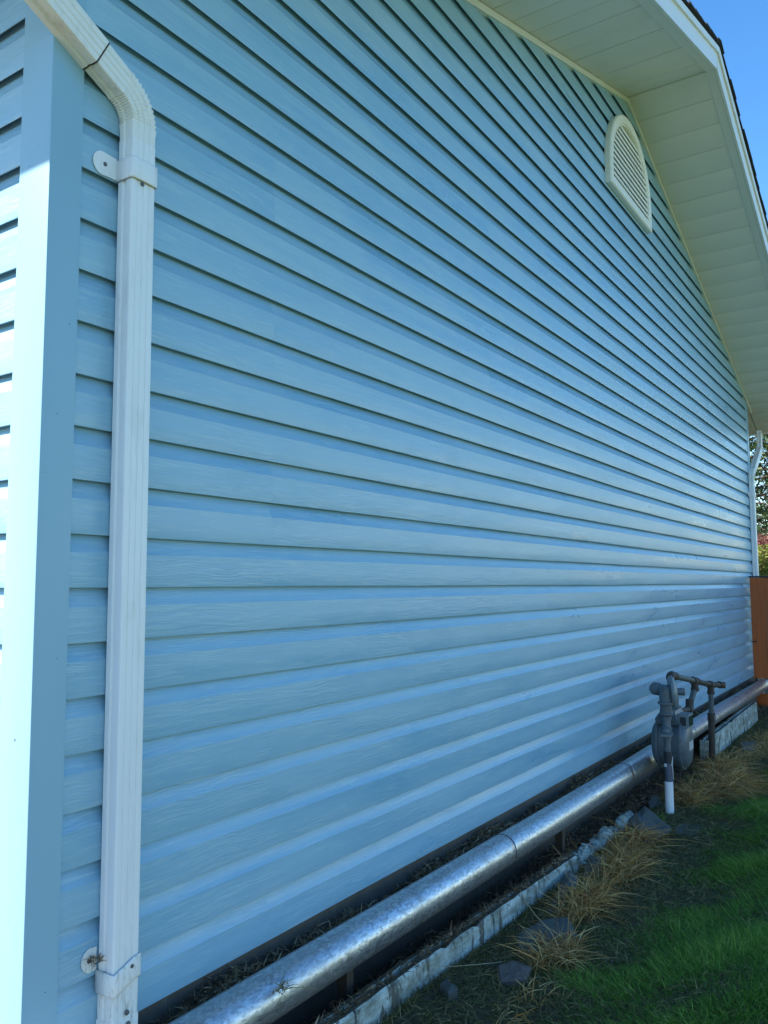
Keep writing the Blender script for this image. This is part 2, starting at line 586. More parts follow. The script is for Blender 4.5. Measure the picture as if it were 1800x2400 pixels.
# --- sheathing (solid house body behind the siding, five-sided gable prism)
g = 0.0
pts = [(XL + 0.030, -0.45), (XR - 0.015, -0.45), (XR - 0.015, roof_z(XR) - 0.02), (XA, ZA - 0.02), (XL + 0.030, roof_z(XL) - 0.02)]
vs = [(x, 0.012, z) for x, z in pts] + [(x, HD, z) for x, z in pts]
fs = [(0, 1, 2, 3, 4), (9, 8, 7, 6, 5)] + [(i, i + 5, (i + 1) % 5 + 5, (i + 1) % 5) for i in range(5)]
gable = raw('gable_wall', vs, fs, 'interior', house)

# --- foundation band in front of the sheathing
mb = MB()
nseg = 40
for i in range(nseg):
    pass
xs = np.linspace(XL + 0.02, XR - 0.02, 90)
zs = [-0.42, -0.30, -0.2, -0.12, -0.06, 0.02]
vs = [(x, -0.004 - 0.006 * rnd.random(), z) for x in xs for z in zs]
nz = len(zs)
fs = [(i * nz + j, (i + 1) * nz + j, (i + 1) * nz + j + 1, i * nz + j + 1) for i in range(len(xs) - 1) for j in range(nz - 1)]
raw('foundation', vs, fs, 'foundation', house, True)

# --- siding boards: Dutch lap course, one object per board
def profile(zb, zt_next, first=False):
    """(outward distance, z, ) polyline from the hidden lip round the butt to the tucked top"""
    h = zt_next - zb
    return [(0.0050, zb + 0.016), (0.0128, zb + 0.0012), (0.0134, zb), (0.0143, zb + 0.0002), (0.0150, zb + 0.0010), (0.0153, zb + 0.0022),
            (0.0151, zb + 0.35 * h), (0.0150, zb + 0.655 * h), (0.0098, zb + 0.735 * h), (0.0059, zb + 0.820 * h),
            (0.0030, zb + 0.900 * h), (0.0008, zb + 0.950 * h), (-0.0012, zb + h), (-0.0020, zb + h + 0.026)]

def wave(x, k, ph):
    return 0.0005 * math.sin(2.3 * x + ph) + 0.0003 * math.sin(6.1 * x + 2.1 * ph + k)

def board(name, prof, xl, xr, place, parent, k, step=0.14, droop=0.0):
    """xl, xr: functions of z giving the ends; place(x, out, z) -> world point"""
    ph = (k * 2.39996) % 6.28
    zc = prof[6][1]
    L = max(xr(zc) - xl(zc), 0.02)
    n = max(1, int(L / step))
    vs = []
    for i in range(n + 1):
        t = i / n
        for j, (o, z) in enumerate(prof):
            a, b = xl(z), xr(z)
            if b < a:
                a = b = 0.5 * (a + b)
            x = a + (b - a) * t
            wv = wave(x, k, ph) if 4 <= j <= 10 else 0.0
            dz = 0.0009 * math.sin(0.9 * x + ph) + 0.0005 * math.sin(3.7 * x + 2 * ph) if j < 7 else 0
            vs.append(place(x, o + wv + droop, z + dz))
    m = len(prof)
    fs = [(i * m + j, (i + 1) * m + j, (i + 1) * m + j + 1, i * m + j + 1) for i in range(n) for j in range(m - 1)]
    return raw(name, vs, fs, 'siding', parent, True, 18)

front = lambda x, o, z: (x, -o, z)
XS0, XS1 = XL + 0.074, XR - 0.092         # siding runs between the corner posts' channels
K = 0
TRIM = 0.010
while True:
    zb = 0.006 if K == 0 else Z0 + K * S
    zt = Z0 + (K + 1) * S
    if zb > ZA - 0.03:
        break
    prof = profile(zb, zt)
    lo = lambda z: max(XS0, inv_l(z + TRIM))
    hi = lambda z: min(XS1, inv_r(z + TRIM))
    # panels two courses high, about 3.7 m long, butted with a small overlap
    pidx = (K + 1) // 2
    first = [1.681, 3.05, 1.681, 2.42, 3.62, 1.681, 2.75][pidx % 7]
    cuts = [first + 3.66 * i for i in range(3)]
    zc = zb + 0.3 * S
    a, b = lo(zc), hi(zc)
    cuts = [c for c in cuts if a + 0.25 < c < b - 0.25]
    ends = [None] + cuts + [None]
    for i in range(len(ends) - 1):
        c0, c1 = ends[i], ends[i + 1]
        fl = lo if c0 is None else (lambda z, c0=c0: max(lo(z), c0))
        fr = hi if c1 is None else (lambda z, c1=c1: min(hi(z), c1 + 0.018))
        board('siding_board', prof, fl, fr, front, gable, K, droop=0.0002 * (i % 2))
    K += 1

# --- left side wall (sunlit), boards run along +y on the plane x = XL
side_wall = raw('side_wall', [(XL + 0.0235, 0.02, -0.45), (XL + 0.0235, HD, -0.45), (XL + 0.0235, HD, 2.60), (XL + 0.0235, 0.02, 2.60)], [(0, 3, 2, 1)], 'interior', house)
XP = XL + 0.020
for k in range(0, 24):
    zb = 0.006 if k == 0 else Z0 + k * S
    zt = Z0 + (k + 1) * S
    cuts = [[0.085, 3.4, 6.9, HD], [0.085, 2.1, 5.7, HD]][(k // 2) % 2]
    for a, b in zip(cuts[:-1], cuts[1:]):
        board('siding_board', profile(zb, zt), lambda z, a=a: a, lambda z, b=b: b + 0.01, lambda x, o, z: (XP - o, x, z), side_wall, k, step=0.3)

# --- corner posts (hollow vinyl, two faces with rounded edge and channel lips)
def post(x0, sx, wx, wy, ztop, parent):
    o = 0.006
    # outline in plan, going from the front channel lip round the corner to the side lip
    pl = [(wx, 0.0), (wx + 0.001, -0.014), (wx - 0.001, -0.0185), (0.004, -0.0195), (0.0012, -0.0180), (0.0, -0.0150), (0.0, wy - 0.002), (0.003, wy), (0.016, wy + 0.001)]
    rings = []
    nz = 26
    for i in range(nz + 1):
        z = -0.012 + (ztop + 0.012) * i / nz
        j = 0.0004 * math.sin(z * 5)
        rings.append([(x0 + sx * (px - 0.0) + j, py, z) for px, py in pl])
    mb = MB().loft(rings, closed=False, cap=False)
    return mb.build('corner_post', 'post', parent, True, 30)
post(XL, 1, 0.079, 0.089, roof_z(XL) - 0.01, house)
post(XR, -1, 0.085, 0.089, roof_z(XR) - 0.01, house)
# J channel strip beside the far post, dark recess left of it
MB().box((XR - 0.100, -0.0165, 0.0), (XR - 0.0885, -0.003, roof_z(XR - 0.1) - 0.03)).build('channel_trim', 'post', house)

# --- soffit: rake panels in the plane of the roof, each a tongue-and-groove strip
PW = 0.205
def soffit_side(sgn):
    sof = raw('soffit', [(XA, 0.0, ZA + 0.012), (XA, -OV, ZA + 0.012), (XA + sgn * (4.75 if sgn > 0 else 4.75), -OV, ZA + 0.012 - SL * 4.75), (XA + sgn * 4.75, 0.0, ZA + 0.012 - SL * 4.75)],
              [(0, 1, 2, 3)], 'soffit', house)
    n = int(4.75 / PW)
    for i in range(n + 1):
        a = 0.006 + i * PW
        b = min(a + PW, 4.75)
        gap = 0.0036 if i % 2 else 0.0018
        e = 0.0030
        prof = [(a + gap, 0.010), (a + gap + 0.0005, 0.0015), (a + gap + e, 0.0), (b - e, 0.0), (b - 0.0005, 0.0015), (b, 0.010)]
        vs = []
        for t in (0.0, 0.5, 1.0):
            for d, u in prof:
                sag = -0.002 * math.sin(math.pi * t) * math.sin(math.pi * (d - a) / (b - a))
                vs.append((XA + sgn * d, -0.004 - t * (OV - 0.020), ZA - SL * d + u + sag + 0.0006 * math.sin(i * 2.7)))
        m = len(prof)
        fs = [(r * m + j, (r + 1) * m + j, (r + 1) * m + j + 1, r * m + j + 1) for r in range(2) for j in range(m - 1)]
        raw('soffit_panel', vs, fs, 'soffit', sof, True, 30)
    return sof
soffit_side(-1)
soffit_side(1)

def rake_bar(name, d0, d1, sgn, sect, mat, parent, smooth=False, wob=0.0, nseg=1):
    """bar following the roof slope; sect = closed list of (y, dz from soffit plane)"""
    rings = []
    for i in range(nseg + 1):
        d = d0 + (d1 - d0) * i / nseg
        wz = wob * math.sin(i * 1.7) if wob else 0
        rings.append([(XA + sgn * d, y + wz * 0.5, ZA - SL * d + dz + wz) for y, dz in sect])
    o = MB().loft(rings).build(name, mat, parent, smooth)
    return fix_normals(o)

LE = 4.76
for sg in (-1, 1):
    TH = -0.032 if sg < 0 else -0.019
    # J-channel trim where the siding meets the soffit
    rake_bar('frieze_trim', 0.0, LE - 0.5, sg, [(0.0, TH), (-0.021, TH), (-0.024, TH + 0.004), (-0.026, -0.004), (0.0, -0.004)], 'soffit', house)
    # inner receiving lip at the fascia
    rake_bar('soffit_edge_trim', 0.0, LE, sg, [(-OV + 0.052, -0.004), (-OV + 0.002, -0.008), (-OV + 0.002, 0.012), (-OV + 0.052, 0.012)], 'soffit', house)
    # fascia board, rake trim and drip edge above
    rake_bar('fascia', 0.003 if sg > 0 else 0.0, LE, sg, [(-OV, -0.010), (-OV - 0.016, -0.010), (-OV - 0.018, 0.095), (-OV - 0.002, 0.095)], 'fascia', house, nseg=6)
    rake_bar('rake_trim', 0.0, LE, sg, [(-OV - 0.004, 0.097), (-OV - 0.030, 0.094), (-OV - 0.034, 0.128), (-OV - 0.004, 0.130)], 'fascia', house, nseg=30, wob=0.0016)
# cap over the joint of the two fascias
MB().box((XA - 0.004, -OV - 0.0205, ZA - 0.004), (XA + 0.006, -OV - 0.012, ZA + 0.093)).build('fascia_joint', 'fascia', house)

# eave fascias and eave soffits along the side walls
for sg, xw in ((-1, XL), (1, XR)):
    xe = XA + sg * LE
    ze = ZA - SL * LE
    MB().box((min(xe, xe + sg * 0.018), -OV + 0.005, ze - 0.012), (max(xe, xe + sg * 0.018), HD + 0.5, ze + 0.12)).build('eave_fascia', 'fascia', house)
    zz = ze - 0.004
    vs = [(xw, 0.001, roof_z(xw) - 0.004), (xe, 0.001, zz), (xe, HD, zz), (xw, HD, roof_z(xw) - 0.004)]
    raw('eave_soffit', vs, [(0, 1, 2, 3)], 'soffit', house)
    # K-style gutter
    x1 = xe + sg * 0.019
    sect = [(0, 0.0), (0.06, 0.0), (0.085, 0.045), (0.085, 0.06), (0.105, 0.085), (0.105, 0.105), (0.098, 0.105), (0.098, 0.09), (0.078, 0.064), (0.078, 0.05), (0.055, 0.006), (0.006, 0.006), (0.006, 0.105), (0.0, 0.105)]
    rings = [[(x1 + sg * a, y, ze - 0.005 + b) for a, b in sect] for y in (-OV + 0.01, HD + 0.4)]
    fix_normals(MB().loft(rings).build('gutter', 'fascia', house))

# --- roof: deck and individual shingle courses
roofs = []
for sg in (-1, 1):
    d1 = LE + 0.045
    z = lambda d, u: ZA - SL * d + u
    vs = []
    for y in (-OV - 0.012, HD + 0.5):
        vs += [(XA, y, z(0, 0.131)), (XA + sg * d1, y, z(d1, 0.131)), (XA + sg * d1, y, z(d1, 0.145)), (XA, y, z(0, 0.145))]
    dk = raw('roof', vs, [(0, 1, 2, 3), (7, 6, 5, 4), (0, 4, 5, 1), (1, 5, 6, 2), (2, 6, 7, 3), (3, 7, 4, 0)], 'shingle', house)
    fix_normals(dk)
    n = 34
    for i in range(n):
        a = d1 + 0.02 - (i + 1) * (d1 / n) - 0.03
        b = d1 + 0.02 - i * (d1 / n)
        a = max(a, -0.01)
        yj = -OV - 0.046 + rnd.uniform(-0.006, 0.006)
        t = 0.011
        vs = []
        for y in (yj, HD + 0.5):
            vs += [(XA + sg * a, y, z(a, 0.1465)), (XA + sg * b, y, z(b, 0.1465 + 0.004)), (XA + sg * b, y, z(b, 0.1465 + 0.004 + t)), (XA + sg * a, y, z(a, 0.1465 + 0.003))]
        fix_normals(raw('shingle', vs, [(0, 1, 2, 3), (7, 6, 5, 4), (0, 4, 5, 1), (1, 5, 6, 2), (2, 6, 7, 3), (3, 7, 4, 0)], 'shingle', dk))
# ridge cap pieces
for i in range(24):
    y0 = -OV - 0.047 + i * 0.22
    vs = []
    for y, u in ((y0, 0.166), (y0 + 0.28, 0.158)):
        vs += [(XA - 0.09, y, ZA + u - 0.029), (XA, y, ZA + u + 0.004), (XA + 0.09, y, ZA + u - 0.029), (XA + 0.09, y, ZA + u - 0.036), (XA, y, ZA + u - 0.006), (XA - 0.09, y, ZA + u - 0.036)]
    fix_normals(raw('ridge_shingle', vs, [(0, 1, 2, 3, 4, 5), (11, 10, 9, 8, 7, 6)] + [(j, j + 6, (j + 1) % 6 + 6, (j + 1) % 6) for j in range(6)], 'shingle', roofs[0] if roofs else house))

# =================================================================== GABLE VENT
vent = empty('gable_vent', (5.112, -0.015, 3.348))
tag(vent, 'cream half round louvred gable vent high on the wall under the roof peak', 'vent')
VX, VZ, VR, VH = 5.112, 3.348, 0.436, 0.150
def arch(r, y, n=40, zbase=VZ, leg=VH):
    p = [(VX - r, y, zbase)]
    for i in range(n + 1):
        a = math.pi - math.pi * i / n
        p.append((VX + r * math.cos(a), y, VZ + leg + r * math.sin(a)))
    p.append((VX + r, y, zbase))
    return p
def arch_ring(spec):
    """closed frame swept through (radius, y, base z) outline list"""
    mb = MB()
    loops = [arch(r, y, zbase=zb) for r, y, zb in spec]
    n = len(loops[0])
    vs = [q for l in loops for q in l]
    fs = []
    m = len(loops)
    for i in range(m):
        i2 = (i + 1) % m
        for k in range(n):
            k2 = (k + 1) % n
            fs.append((i * n + k, i * n + k2, i2 * n + k2, i2 * n + k))
    return mb.add(vs, fs)
fr = arch_ring([(VR, -0.012, VZ), (VR + 0.002, -0.044, VZ - 0.002), (VR - 0.004, -0.052, VZ + 0.004), (VR - 0.047, -0.052, VZ + 0.047), (VR - 0.052, -0.049, VZ + 0.052), (VR - 0.054, -0.020, VZ + 0.054)])
fix_normals(fr.build('frame', 'vent', vent, True, 35))
ir = arch_ring([(VR - 0.053, -0.020, VZ + 0.053), (VR - 0.053, -0.044, VZ + 0.053), (VR - 0.062, -0.046, VZ + 0.062), (VR - 0.066, -0.040, VZ + 0.066), (VR - 0.066, -0.020, VZ + 0.066)])
fix_normals(ir.build('inner_rim', 'vent', vent, True, 35))
bk = [(x, -0.018, z) for x, y, z in arch(VR - 0.056, 0, zbase=VZ + 0.056)]
raw('screen', bk, [tuple(range(len(bk)))], 'void', vent)
ns = 15
for i in range(ns):
    zc = VZ + 0.084 + i * 0.0375
    rr = VR - 0.058
    dz = zc + 0.012 - (VZ + VH)
    if dz > rr - 0.02:
        break
    hw = rr if dz <= 0 else math.sqrt(rr * rr - dz * dz)
    q = [(-0.0450, zc - 0.0092), (-0.0480, zc - 0.0082), (-0.0480, zc + 0.0078), (-0.0200, zc + 0.0200)]
    vs = [(VX + s * hw, y, z) for s in (-1, 1) for y, z in q]
    fix_normals(raw('slat', vs, [(0, 1, 2, 3), (7, 6, 5, 4)] + [(j, j + 4, (j + 1) % 4 + 4, (j + 1) % 4) for j in range(4)], 'vent', vent))

# =================================================================== DOWNSPOUTS
def ds_section(wx=0.066, wy=0.050, flute=0.0019):
    """closed outline, local (u across the front, v outwards): corrugated rectangle"""
    hw = wx / 2
    c = 0.004
    P = []
    # front face (v = wy) from -hw to hw, with four shallow flutes
    fr_ = [(-hw + c, wy), (-hw * 0.58, wy), (-hw * 0.52, wy - flute), (-hw * 0.46, wy), (-hw * 0.10, wy), (-hw * 0.04, wy - flute), (hw * 0.02, wy), (hw * 0.40, wy), (hw * 0.46, wy - flute), (hw * 0.52, wy), (hw - c, wy), (hw - 0.001, wy - 0.001), (hw, wy - c)]
    sr = [(hw, wy * 0.62), (hw - 2 * flute, wy * 0.55), (hw - 2 * flute, wy * 0.42), (hw, wy * 0.35), (hw, c), (hw - c, 0)]
    bk_ = [(-hw + c, 0), (-hw, c)]
    sl = [(-hw, wy * 0.35), (-hw + 2 * flute, wy * 0.42), (-hw + 2 * flute, wy * 0.55), (-hw, wy * 0.62), (-hw, wy - c), (-hw + 0.001, wy - 0.001)]
    return fr_ + sr + bk_ + sl

def sweep(name, path, scales, mat, parent, sect=None, yb=-0.0165, ang=14):
    """path in the x-z plane; section u axis lies in that plane, v goes outwards (-y)"""
    sect = sect or ds_section()
    rings = []
    n = len(path)
    for i, (x, z) in enumerate(path):
        a = path[max(i - 1, 0)]
        b = path[min(i + 1, n - 1)]
        tx, tz = b[0] - a[0], b[1] - a[1]
        l = math.hypot(tx, tz)
        tx, tz = tx / l, tz / l
        ux, uz = tz, -tx                 # across, to the right when going up
        s = scales[i] if isinstance(scales, (list, tuple)) else scales
        rings.append([(x + ux * u * s, yb - (0.025 + (v - 0.025) * s), z + uz * u * s) for u, v in sect])
    o = MB().loft(rings).build(name, mat, parent, True, ang)
    return fix_normals(o)

def arc(c0, dir0, dir1, rad, n):
    """points of a bend starting at c0 heading dir0 and ending heading dir1 (2D)"""
    a0 = math.atan2(dir0[1], dir0[0])
    a1 = math.atan2(dir1[1], dir1[0])
    da = (a1 - a0 + math.pi) % (2 * math.pi) - math.pi
    pts = [c0]
    step = rad * abs(da) / n
    x, z = c0
    for i in range(n):
        a = a0 + da * (i + 0.5) / n
        x += step * math.cos(a)
        z += step * math.sin(a)
        pts.append((x, z))
    return pts

def strap(parent, x, z, h, tabs, mat='white', bulge=0.0, sw=0.034, vbend=0.0):
    """flat band round the pipe with rounded ears screwed to the siding"""
    hw = sw
    out = 0.071
    # plan outline of the band from left ear round the pipe to the right ear
    pl = [(-hw - 0.0035, 0.0165), (-hw - 0.0030, out - 0.004), (-hw + 0.001, out), (-hw * 0.5, out + 0.0008), (0, out + 0.0012), (hw * 0.5, out + 0.0008), (hw - 0.001, out), (hw + 0.0030, out - 0.004), (hw + 0.0035, 0.0165)]
    vs = []
    m = len(pl)
    for k, (px, py) in enumerate(pl):
        dz = -vbend * max(0, 1 - abs(px + hw) / (hw * 1.6)) if vbend else 0
        dzz = 0.0
        for lv in ((-h / 2, 0.0), (-h / 2 + 0.004, 0.0012), (h / 2 - 0.004, 0.0012), (h / 2, 0.0)):
            sx = 1 if px > 0 else (-1 if px < 0 else 0)
            vs.append((x + px + sx * lv[1] * 0.6, -py - lv[1] * (1 if abs(px) < hw else 0.2), z + lv[0] + dz))
    fs = [(k * 4 + j, (k + 1) * 4 + j, (k + 1) * 4 + j + 1, k * 4 + j + 1) for k in range(m - 1) for j in range(3)]
    st = raw('strap', vs, fs, mat, parent, True, 50)
    md = st.modifiers.new('thickness', 'SOLIDIFY')
    md.thickness = 0.0012
    for sgn, ln, ez in tabs:
        x0 = x + sgn * (hw + 0.0035)
        ear = [(x0, z + ez + h * 0.50), (x0 + sgn * ln * 0.35, z + ez + h * 0.52)]
        for i in range(9):
            a = math.pi / 2 - math.pi * i / 8
            ear.append((x0 + sgn * (ln - h * 0.5 + h * 0.5 * math.cos(a)), z + ez + h * 0.54 * math.sin(a)))
        ear += [(x0 + sgn * ln * 0.35, z + ez - h * 0.50), (x0, z + ez - h * 0.50)]
        nn = len(ear)
        vs = [(a, -0.0165, b) for a, b in ear] + [(a, -0.0185, b) for a, b in ear]
        fs = [tuple(range(nn)), tuple(range(2 * nn - 1, nn - 1, -1))] + [(i, (i + 1) % nn, (i + 1) % nn + nn, i + nn) for i in range(nn)]
        fix_normals(raw('ear', vs, fs, mat, st))
        MB().lathe((x0 + sgn * ln * 0.50, -0.0183, z + ez), (0, -1, 0), [(0, 0.0048), (0.0016, 0.0046), (0.0026, 0.003)], 12).build('screw', 'screw', st, True)
    return st

def downspout(x, zbot, zbend, diag, zend_x, label, straps, near):
    root = empty('downspout', (x, -0.04, max(zbot, -0.26)))
    tag(root, label, 'downspout')
    sx = -1 if zend_x < x else 1
    dirn = (sx * diag[0], diag[1])
    rad = 0.085
    # lower straight pipe
    sweep('pipe', [(x, zbot + (zbend - 0.095 - zbot) * i / 10) for i in range(11)], 1.0, 'white', root)
    # crimped elbow
    p0 = (x, zbend - 0.115)
    pts = [p0, (x, zbend - 0.075), (x, zbend - 0.062)]
    sc = [0.965, 0.985, 1.015]
    nb = 22
    a = arc((x, zbend - 0.055), (0, 1), dirn, rad, nb)
    for i, q in enumerate(a):
        pts.append(q)
        sc.append(1.045 if i % 2 == 0 else 0.965)
    q = a[-1]
    for t, s_ in ((0.012, 1.0), (0.03, 1.0), (0.085, 1.01), (0.088, 1.02)):
        pts.append((q[0] + dirn[0] * t, q[1] + dirn[1] * t))
        sc.append(s_)
    sweep('elbow', pts, sc, 'elbow', root)
    # upper diagonal pipe
    st = (q[0] + dirn[0] * 0.080, q[1] + dirn[1] * 0.080)
    ln = abs(zend_x - st[0]) / diag[0]
    up_ = [(st[0] + dirn[0] * ln * i / 4, st[1] + dirn[1] * ln * i / 4) for i in range(5)]
    sweep('upper_pipe', up_, 1.075, 'elbow' if near else 'white', root)
    jq = (st[0] - dirn[0] * 0.002, st[1] - dirn[1] * 0.002)
    sweep('joint_gap', [(jq[0] - dirn[0] * 0.0016, jq[1] - dirn[1] * 0.0016), (jq[0] + dirn[0] * 0.0014, jq[1] + dirn[1] * 0.0014)], 1.055, 'grime', root)
    # top elbow turning up into the gutter
    e = up_[-1]
    b = arc(e, dirn, (0, 1), 0.06, 8)
    pts = b + [(b[-1][0], b[-1][1] + 0.03), (b[-1][0], max(b[-1][1] + 0.06, 2.615))]
    sweep('top_elbow', pts, [1.02 if i % 2 else 0.98 for i in range(len(b))] + [1.0, 1.0], 'white', root)
    for s in straps:
        strap(root, x, *s[0], **s[1])
    return root

ds = downspout(1.177, -0.262, 2.035, (0.894, 0.447), 0.46, 'near white rectangular downspout with crimped elbow beside the corner post',
               [((1.868, 0.050, ((-1, 0.062, 0.004),)), {}), ((0.137, 0.046, ((-1, 0.036, 0.026), (1, 0.030, 0.040))), {'mat': 'dirtywhite', 'vbend': 0.022})], True)
# wider dirty sleeve at the foot, with its screws
sweep('foot_sleeve', [(1.177, -0.262), (1.177, -0.05), (1.177, 0.0365), (1.177, 0.040)], [1.05, 1.05, 1.06, 1.045], 'dirtywhite', ds)
sweep('stained_section', [(1.177, 0.035), (1.177, 0.08), (1.177, 0.12)], 1.008, 'dirtywhite', ds)
for sx_, sz_ in ((0.002, 0.052), (0.006, 0.028)):
    MB().lathe((1.177 + sx_, -0.069, sz_), (0, -1, 0), [(0, 0.0055), (0.003, 0.005), (0.0045, 0.003)], 12).build('screw', 'screw', ds, True)
MB().lathe((1.187, -0.0725, 0.142), (0, -1, 0), [(0, 0.0045), (0.002, 0.0042), (0.003, 0.002)], 12).build('screw', 'screw', ds, True)
MB().lathe((1.172, -0.068, 1.838), (0, -1, 0), [(0, 0.005), (0.002, 0.0045)], 10).build('screw', 'screw', ds, True)
downspout(9.112, -0.262, 2.06, (0.86, 0.51), 9.70, 'far white downspout at the distant corner behind the orange gate',
          [((1.845, 0.050, ((-1, 0.045, 0.0),)), {})], False)

# =================================================================== GALVANISED DUCT
PY, PZ, PR = -0.117, -0.060, 0.0565
duct = empty('galvanised_duct', (1.0, PY, PZ - PR))
tag(duct, 'long round galvanised steel duct lying along the foot of the blue wall', 'duct')
joints = [0.95, 2.875, 4.345, 5.75, 7.33, 8.78]
for i in range(len(joints) - 1):
    a, b = joints[i], joints[i + 1]
    r = PR * (1.0 - 0.003 * (i % 2))
    pts, rd = [], []
    def add(x, rr):
        pts.append((x, PY + 0.004 * math.sin(x * 1.3), PZ + 0.004 * math.sin(x * 0.9 + 1)))
        rd.append(rr)
    add(a - 0.02, r * 0.975)
    add(a + 0.001, r * 0.98)
    add(a + 0.003, r * 1.012)
    add(a + 0.012, r * 1.006)
    for t in np.linspace(a + 0.03, b - 0.05, 14):
        add(t, r * (1 + 0.004 * math.sin(5.1 * t + i)))
    add(b - 0.040, r)
    add(b - 0.034, r * 1.022)
    add(b - 0.028, r)
    add(b, r * 1.0)
    add(b + 0.002, r * 0.985)
    MB().tube(pts, rd, 40).build('pipe_section', 'galv', duct, True, 60)
# rusty band at the second joint, dark damaged rim at the end by the gate
def band(x0, x1, a0, a1, r, mat, name):
    vs, fs = [], []
    n = 12
    for i in range(n + 1):
        a = a0 + (a1 - a0) * i / n
        w0 = x0 + 0.006 * math.sin(i * 2.2)
        w1 = x1 + 0.009 * math.sin(i * 1.3)
        for x in (w0, w1):
            vs.append((x, PY + 0.004 * math.sin(x * 1.3) - r * math.cos(a), PZ + 0.004 * math.sin(x * .9 + 1) + r * math.sin(a)))
    fs = [(2 * i, 2 * i + 1, 2 * i + 3, 2 * i + 2) for i in range(n)]
    return raw(name, vs, fs, mat, duct, True)
for xj in joints[1:-1]:
    yj_, zj_ = PY + 0.004 * math.sin(xj * 1.3), PZ + 0.004 * math.sin(xj * 0.9 + 1)
    MB().lathe((xj - 0.004, yj_, zj_), (1, 0, 0), [(0, PR * 0.9), (0.0001, PR * 1.014), (0.0052, PR * 1.014), (0.0053, PR * 0.9)], 36).build('joint_seam', 'grime', duct, True, 40)
band(4.312, 4.336, R(-12), R(30), PR * 1.030, 'rust', 'rust_patch')
band(4.92, 5.12, R(60), R(115), PR * 1.014, 'rust', 'rust_patch')
mb = MB().tube([(8.76, PY + 0.004, PZ), (8.775, PY + 0.004, PZ), (8.776, PY + 0.004, PZ), (8.76, PY + 0.004, PZ)], [PR * 1.02, PR * 1.04, PR * 0.9, PR * 0.88], 28, cap=False)
mb.build('torn_rim', 'label', duct, True)
# hanger brackets under the duct
for xb in (1.9, 3.5, 5.35, 6.9):
    MB().box((xb, PY + 0.01, -0.36), (xb + 0.03, PY + 0.045, PZ - PR + 0.006)).build('bracket', 'iron', duct)

# =================================================================== CURB
def curb(name, x0, x1, ztop, zlow, label, blocks):
    root = empty(name, ((x0 + x1) / 2, -0.19, zlow((x0 + x1) / 2)))
    tag(root, label, 'curb')
    edges = np.linspace(x0, x1, blocks + 1)
    for a, b in zip(edges[:-1], edges[1:]):
        rings = []
        n = max(6, int((b - a) / 0.035))
        for i in range(n + 1):
            x = a + 0.004 + (b - a - 0.008) * i / n
            zt = ztop(x) + rnd.uniform(-0.002, 0.0015) - (0.010 if rnd.random() < 0.06 else 0)
            yf = -0.205 + rnd.uniform(-0.001, 0.001)
            j = lambda: rnd.uniform(-0.0010, 0.0010)
            rings.append([(x, yf - 0.004, zlow(x)), (x, yf + j(), zt - 0.03 + j()), (x, yf + 0.002, zt - 0.006 + j()), (x, yf + 0.008, zt + j()), (x, yf + 0.020, zt - 0.001 + j()),
                          (x, yf + 0.024, zt - 0.016 + j()), (x, yf + 0.040, zt - 0.018 + j()), (x, yf + 0.043, zt - 0.001 + j()), (x, yf + 0.056, zt + j()), (x, yf + 0.060, zlow(x))])
        o = MB().loft(rings).build('curb_block', 'curb', root, True, 35)
        fix_normals(o)
        o.data.materials.append(M['ground'])
        for pl in o.data.polygons:
            if pl.normal.z > 0.3 and pl.center.y > -0.003 and len(pl.vertices) == 4:
                pl.material_index = 1
    return root
curb('painted_curb', 1.0, 3.42, lambda x: -0.158 - 0.014 * (x - 1.0) - (0.016 * max(0, x - 2.1)), lambda x: -0.36,
     'near length of low flaking white painted concrete curb in front of the duct', 3)
curb('painted_curb', 5.92, 7.86, lambda x: -0.132 + 0.014 * (x - 6.0), lambda x: -0.38,
     'far length of low flaking white painted concrete curb behind the gas meter', 3)
# soil litter in the groove comes with the litter below
chips = [(3.52, -0.17, 0.045), (3.63, -0.165, 0.05), (3.70, -0.20, 0.035), (3.76, -0.155, 0.045), (3.84, -0.165, 0.055), (3.95, -0.165, 0.05), (4.03, -0.17, 0.05), (4.11, -0.175, 0.055), (4.20, -0.165, 0.045), (3.80, -0.225, 0.032), (3.47, -0.205, 0.035), (3.58, -0.19, 0.03), (3.68, -0.15, 0.03), (3.90, -0.19, 0.035), (3.99, -0.195, 0.03), (4.07, -0.145, 0.04), (4.16, -0.195, 0.032), (4.26, -0.17, 0.03), (3.74, -0.185, 0.028)]
def rock(name, c, size, mat, parent=None, seed=0, flat=0.6):
    r2 = random.Random(seed)
    bm = bmesh.new()
    bmesh.ops.create_icosphere(bm, subdivisions=1, radius=1)
    ax = Vector((r2.uniform(0.7, 1.3), r2.uniform(0.6, 1.0), flat * r2.uniform(0.7, 1.2)))
    planes = [(Vector((r2.gauss(0, 1), r2.gauss(0, 1), r2.gauss(0, 1))).normalized(), r2.uniform(0.35, 0.7)) for _ in range(7)]
    rot = Matrix.Rotation(r2.uniform(0, 6.28), 3, 'Z')
    for v in bm.verts:
        p = v.co.copy()
        for nrm, dd in planes:
            e = p.dot(nrm) - dd
            if e > 0:
                p -= nrm * e
        p = rot @ Vector((p.x * ax.x, p.y * ax.y, p.z * ax.z)) * size * 1.35
        v.co = p
    vs = [tuple(v.co + Vector(c)) for v in bm.verts]
    fs = [tuple(v.index for v in f.verts) for f in bm.faces]
    bm.free()
    return raw(name, vs, fs, mat, parent)
rubble = empty('broken_curb_rubble', (3.85, -0.17, -0.28))
tag(rubble, 'crumbled white painted curb rubble in the gap below the duct', 'rubble')
